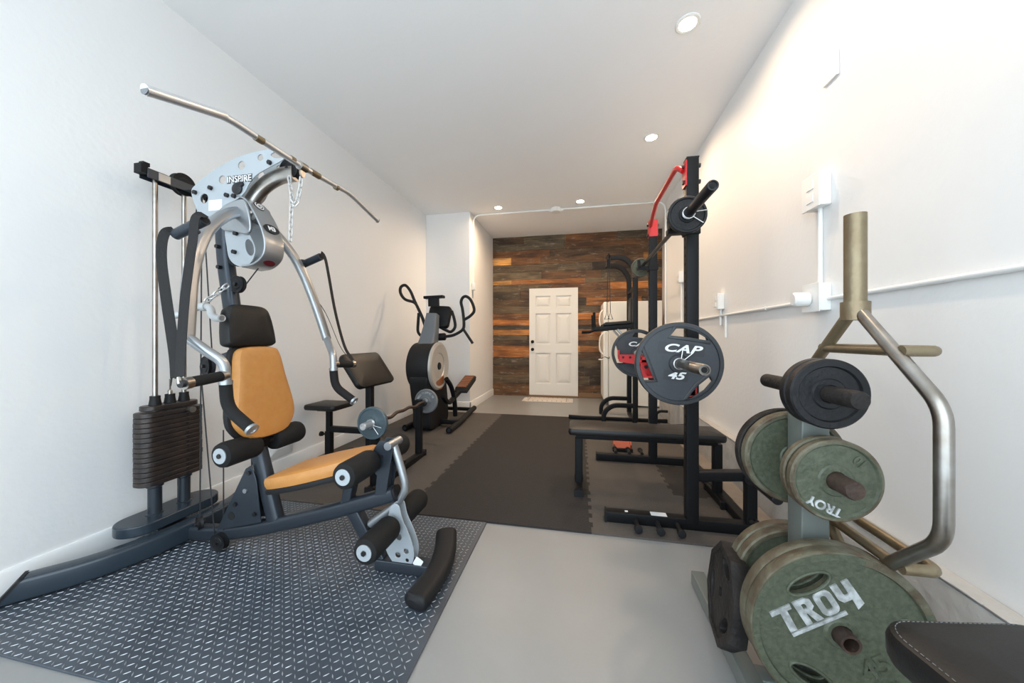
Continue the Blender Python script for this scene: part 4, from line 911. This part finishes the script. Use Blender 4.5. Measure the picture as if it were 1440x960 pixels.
MB().cyl((TXX, 1.10, PZ[2]), (TXX, 1.44, PZ[2]), .0185).build('peg_core', 'dark', pg)
plate('weight_plate', 'black small plate at the front of the top peg of the weight tree', (TXX, 1.140, PZ[0]), .100, .030, 'plate_black', rim=.020)
plate('weight_plate', 'black small plate pressed against the weight tree post on the top peg', (TXX, 1.172, PZ[0]), .100, .030, 'plate_black', rim=.020)
def olive_text(o, items):
    for body, size, ox, oz, rot, m, th in items:
        x, y, z = o['_w']; MB().text(body, size, XZ(x+ox, y, z+oz) @ Matrix.Rotation(rot, 4, 'Z'), th, off=.001).build('raised_lettering', m, o)
def olive(label, y, z, r, th, text=None, face=True, rimmat='rust'):
    return plate('weight_plate', label, (TXX, y, z), r, th, 'olive', rimmat=rimmat, rim=r*.10, rec=.005)
o = olive('grey green ten pound plate at the front of the middle peg', 1.112, PZ[1], .113, .024)
for body, size, ang, rr, rot, m in (('TROY', .034, -1.95, .078, -.42+PI, 'silver_text'), ('10', .032, .78, .080, -.75+PI, 'olive')):
    MB().text(body, size, XZ(TXX+math.cos(ang)*rr, 1.112-.0085, PZ[1]+math.sin(ang)*rr) @ Matrix.Rotation(rot, 4, 'Z'), .004, off=.001).build('raised_lettering', m, o)
olive('grey green plate tucked behind the ten pound plate on the middle peg', 1.146, PZ[1], .113, .024)
olive('grey green plate on the far side of the middle peg, nearest the post', 1.300, PZ[1], .150, .034)
plate('weight_plate', 'black rimmed plate outermost on the far side of the middle peg', (TXX, 1.345, PZ[1]), .152, .034, 'oct')
# the big front plate: web with slots
def big(label, y, r, th, lettered):
    z = PZ[2]; t_ = thing('weight_plate', label, 'weight plate', (TXX, y, z))
    sl = lambda ang: [(r*.66*math.cos(ang)+.058*math.cos(q)*-math.sin(ang)+.024*math.sin(q)*math.cos(ang), r*.66*math.sin(ang)+.058*math.cos(q)*math.cos(ang)+.024*math.sin(q)*math.sin(ang)) for q in [2*PI*k/28 for k in range(28)]]
    angs = (2.12, .03, -2.06)
    hs = [sl(a) for a in angs]; out = [(r*.93*math.cos(2*PI*k/72), r*.93*math.sin(2*PI*k/72)) for k in range(72)]
    bore = [(.0262*math.cos(2*PI*k/28), .0262*math.sin(2*PI*k/28)) for k in range(28)]
    MB().holed(out, hs+[bore], XZ(TXX, y, z), th-.014, .002).build('web', 'olive', t_)
    k = th/2
    MB().lathe([(r*.90, -k), (r*.975, -k), (r*.975, k), (r*.90, k), (r*.885, k-.008), (r*.885, -k+.008)], (TXX, y, z), (0, 1, 0), 80, closed=True).build('rim', 'olive', t_)
    MB().lathe([(r*.965, -k+.001), (r*.99, -k+.001), (r, -k+.005), (r, k-.005), (r*.99, k), (r*.965, k)], (TXX, y, z), (0, 1, 0), 80, closed=True).build('rusty_edge', 'rust', t_)
    # chipped enamel on the upper right of the rim
    R0, R1 = r*.90, r*.978; P = [(R0*math.cos(a), R0*math.sin(a)) for a in [.42+q*.06 for q in range(16)]]+[(R1*math.cos(a), R1*math.sin(a)) for a in [1.32-q*.06 for q in range(16)]]
    MB().prism(P, XZ(TXX, y-k, z), .0016).build('bare_rim_patch', 'rust', t_)
    MB().lathe([(.0262, -k+.001), (.036, -k+.001), (.042, -k+.007), (.0262, -k+.007)], (TXX, y, z), (0, 1, 0), 40, closed=True).build('hub', 'olive', t_)
    for h_ in hs:
        MB().sweep([(TXX+a*1.0, y-k+.007, z+b) for a, b in h_], circ(.0045, 8), closed=True).build('slot_lip', 'olive', t_)
    if lettered:
        f = y-k+.0052; F = XZ(TXX, f, z) @ Matrix.Rotation(.57, 4, 'Z') @ Matrix.Translation((-.020, .004, 0)) @ Matrix.Diagonal((1.1, 1.12, 1, 1))
        q = MB()                                                    # slanted block letters in local metres
        q.prism([(-.100, .105), (-.100, .094), (-.078, .094), (-.082, .045), (-.064, .045), (-.060, .094), (-.048, .094), (-.046, .105)], F, .005); q.build('raised_letter', 'silver_text', t_)
        MB().holed([(-.040, .045), (-.040, .105), (-.010, .105), (.001, .097), (.001, .080), (-.008, .073), (.005, .045), (-.013, .045), (-.022, .070), (-.024, .070), (-.024, .045)], [[(-.024, .094), (-.024, .081), (-.016, .081), (-.014, .085), (-.014, .091), (-.017, .094)]], F, .005).build('raised_letter', 'silver_text', t_)
        MB().holed(rrect(.043, .060, .016, 5), [rrect(.015, .036, .007, 4)], F @ Matrix.Translation((.030, .075, 0)), .005).build('raised_letter', 'silver_text', t_)
        MB().prism([(.058, .105), (.058, .070), (.066, .060), (.086, .060), (.084, .034), (.104, .042), (.103, .105), (.086, .105), (.086, .073), (.078, .073), (.075, .077), (.075, .105)], F, .005).build('raised_letter', 'silver_text', t_)
        MB().prism([(-.082, .041), (.058, .041), (.058, .033), (-.082, .033)], F, .005).build('underline', 'silver_text', t_)
        MB().text('45', .072, XZ(TXX+.080, f, z-.078) @ Matrix.Rotation(.60, 4, 'Z'), .005, off=.0015).build('raised_numerals', 'olive', t_)
        MB().text('LBS', .032, XZ(TXX+.112, f, z-.128) @ Matrix.Rotation(.60, 4, 'Z'), .005, off=.0015).build('raised_lettering', 'olive', t_)
    return t_
big('huge grey green plate with silver letters at the front of the bottom peg', 1.098, .2245, .036, True)
big('large grey green plate sandwiched behind the lettered plate on the bottom peg', 1.136, .2235, .036, False)
olive('grey green plate on the far side of the bottom peg, next to the post', 1.302, PZ[2], .172, .036)
olive('rusty rimmed plate outermost on the far side of the bottom peg', 1.342, PZ[2], .172, .036)
# octagonal plate leaning on the tree
ox = thing('octagonal_plate', 'worn black octagonal weight plate leaning against the foot of the weight tree', 'weight plate', (.525, 1.335, .064))
fo = frame((.512, 1.325, .232), V((.13, .99, 0)).normalized(), (.13, 0, 1))
ocp = [(.165*math.cos(PI/8+k*PI/4), .165*math.sin(PI/8+k*PI/4)) for k in range(8)]
slt = lambda a: [(.098*math.cos(a)-.045*math.cos(q)*math.sin(a)+.020*math.sin(q)*math.cos(a), .098*math.sin(a)+.045*math.cos(q)*math.cos(a)+.020*math.sin(q)*math.sin(a)) for q in [2*PI*k/20 for k in range(20)]]
MB().holed(ocp, [slt(PI/2+.2), slt(PI/2+2.3), slt(PI/2-1.9), hole(0, 0, .014)], fo, .042, .005).build('body', 'oct', ox)
MB().holed([(a*.99, c*.99) for a, c in ocp], [[(a*.84, c*.84) for a, c in ocp]], fo, .052, .003).build('rim', 'oct', ox)
# hex trap bar standing on end
HX, HY = .820, 1.212
t = thing('trap_bar', 'tarnished hex trap bar standing on end behind the weight tree', 'barbell', (HX, HY, .066))
def Tb(mb, n, m='brass', **k): return mb.build(n, m, t, **k)
Tb(MB().lathe([(.019, 0), (.0262, 0), (.0262, .27), (.0225, .27)], (HX, HY, 1.235), (0, 0, 1), 32, closed=True), 'upper_sleeve')
Tb(MB().lathe([(0, 0), (.034, 0), (.034, .055), (0, .055)], (HX, HY, 1.186), (0, 0, 1), 32), 'upper_collar')
Tb(MB().cyl((HX, HY, .066), (HX, HY, .40), .0262), 'lower_sleeve')
Tb(MB().cyl((HX, HY, .395), (HX, HY, .44), .034), 'lower_collar')
for s in (-1, 1):
    Tb(MB().tube([(HX, HY+s*.012, 1.215), (HX, HY+s*.255, .970), (HX, HY+s*.255, .665), (HX, HY+s*.012, .42)], .0165, f=.045, n=16), 'hex_frame', 'steel' if s < 0 else 'brass')
for z in (1.098, .535):
    Tb(MB().tube([(HX, HY-.135, z), (HX, HY+.135, z)], .0145), 'cross_bar')
    Tb(MB().tube([(HX, HY-.150, z), (HX+.082, HY-.150, z), (HX+.082, HY+.150, z), (HX, HY+.150, z)], .0145, f=.03), 'raised_handle')

# ------------------------------------------------------------------ black bench pad in the near right corner
t = thing('incline_bench', 'corner of a black stitched bench pad in the near right foreground', 'exercise bench', (.72, .30, 0))
a = math.radians(9); ux, vx = V((math.cos(a), math.sin(a), 0)), V((-math.sin(a), math.cos(a), 0))
bo = V((.515, .735, .568)) + ux*.15 - vx*.42
bm_ = frame(bo, ux, vx)
pd = pad(.30, .84, .058, bm_, r=.055, e=.016).build('pad', 'vinyl', t)
st = MB()
Pst = rrect(.30-.022, .84-.022, .046, 8)
for i in range(len(Pst)):
    q0 = V(Pst[i]); q1 = V(Pst[(i+1) % len(Pst)]); L = (q1-q0).length; n = max(1, int(L/.008))
    for k in range(n):
        m0 = q0.lerp(q1, (k+.2)/n); m1 = q0.lerp(q1, (k+.75)/n); st.tube([bm_ @ V((m0.x, m0.y, .0575)), bm_ @ V((m1.x, m1.y, .0575))], .0007, n=5)
so = st.build('stitching', 'plate_grey', pd); so['kind'] = 'stuff'
c = bo
MB().bar([c+vx*.28-V((0, 0, .03)), c-vx*.36-V((0, 0, .03))], .06, .05).build('spine', 'black', t)
MB().bar([c-vx*.10-V((0, 0, .04)), V((c.x, c.y, .05))-vx*.10], .06, .06, up=(1, 0, 0)).build('post', 'black', t)
MB().bar([V((c.x, c.y, .03))-vx*.40, V((c.x, c.y, .03))+vx*.05], .06, .05).bar([V((c.x, c.y, .03))-vx*.40-ux*.2, V((c.x, c.y, .03))-vx*.40+ux*.2], .06, .05).build('base', 'black', t)

# ------------------------------------------------------------------ light and camera
W = bpy.data.worlds.new('daylight'); bpy.context.scene.world = W; W.use_nodes = True
bg = W.node_tree.nodes['Background']; bg.inputs['Color'].default_value = (.77, .90, 1, 1); bg.inputs['Strength'].default_value = 4.0
def area(name, loc, size, power, col, rot=(0, 0, 0), sy=None, shape='DISK', portal=False, spread=PI):
    l = bpy.data.lights.new(name, 'AREA'); l.energy = power; l.color = col; l.shape = shape; l.size = size; l.spread = spread
    if sy: l.size_y = sy
    o = bpy.data.objects.new(name, l); C.objects.link(o); o.location = loc; o.rotation_euler = rot
    if portal: l.cycles.is_portal = True
    return o
for x, y, lb in LP: area('lamp_light', (x, y, H-.012), .09, 11 if y < 4 else 21, (1, .72, .47), spread=math.radians(165))
for y in (1.10,): area('lamp_light', (.68, y, H-.012), .09, 5, (1, .74, .50), spread=math.radians(165))
area('garage_opening', ((XL+XR)/2, YF-.02, H/2), XR-XL, 1, (1, 1, 1), rot=(PI/2, 0, PI), sy=H, shape='RECTANGLE', portal=True).rotation_euler = (-PI/2, 0, 0)
cam = bpy.data.cameras.new('camera'); co = bpy.data.objects.new('camera', cam); C.objects.link(co)
cam.sensor_fit = 'HORIZONTAL'; cam.sensor_width = 36; cam.lens = 12.0; cam.shift_y = -4/1440; cam.clip_start = .02
co.location = (0, 0, 1.13); co.rotation_euler = (PI/2, 0, math.atan(94/480))
sc = bpy.context.scene; sc.camera = co
sc.view_settings.view_transform = 'Standard'; sc.view_settings.look = 'None'; sc.view_settings.gamma = 1; sc.view_settings.use_curve_mapping = False
sc.view_settings.exposure = 0.1
sc.cycles.max_bounces = 8; sc.cycles.diffuse_bounces = 6
for o in bpy.data.objects:
    if '_w' in o.keys(): del o['_w']
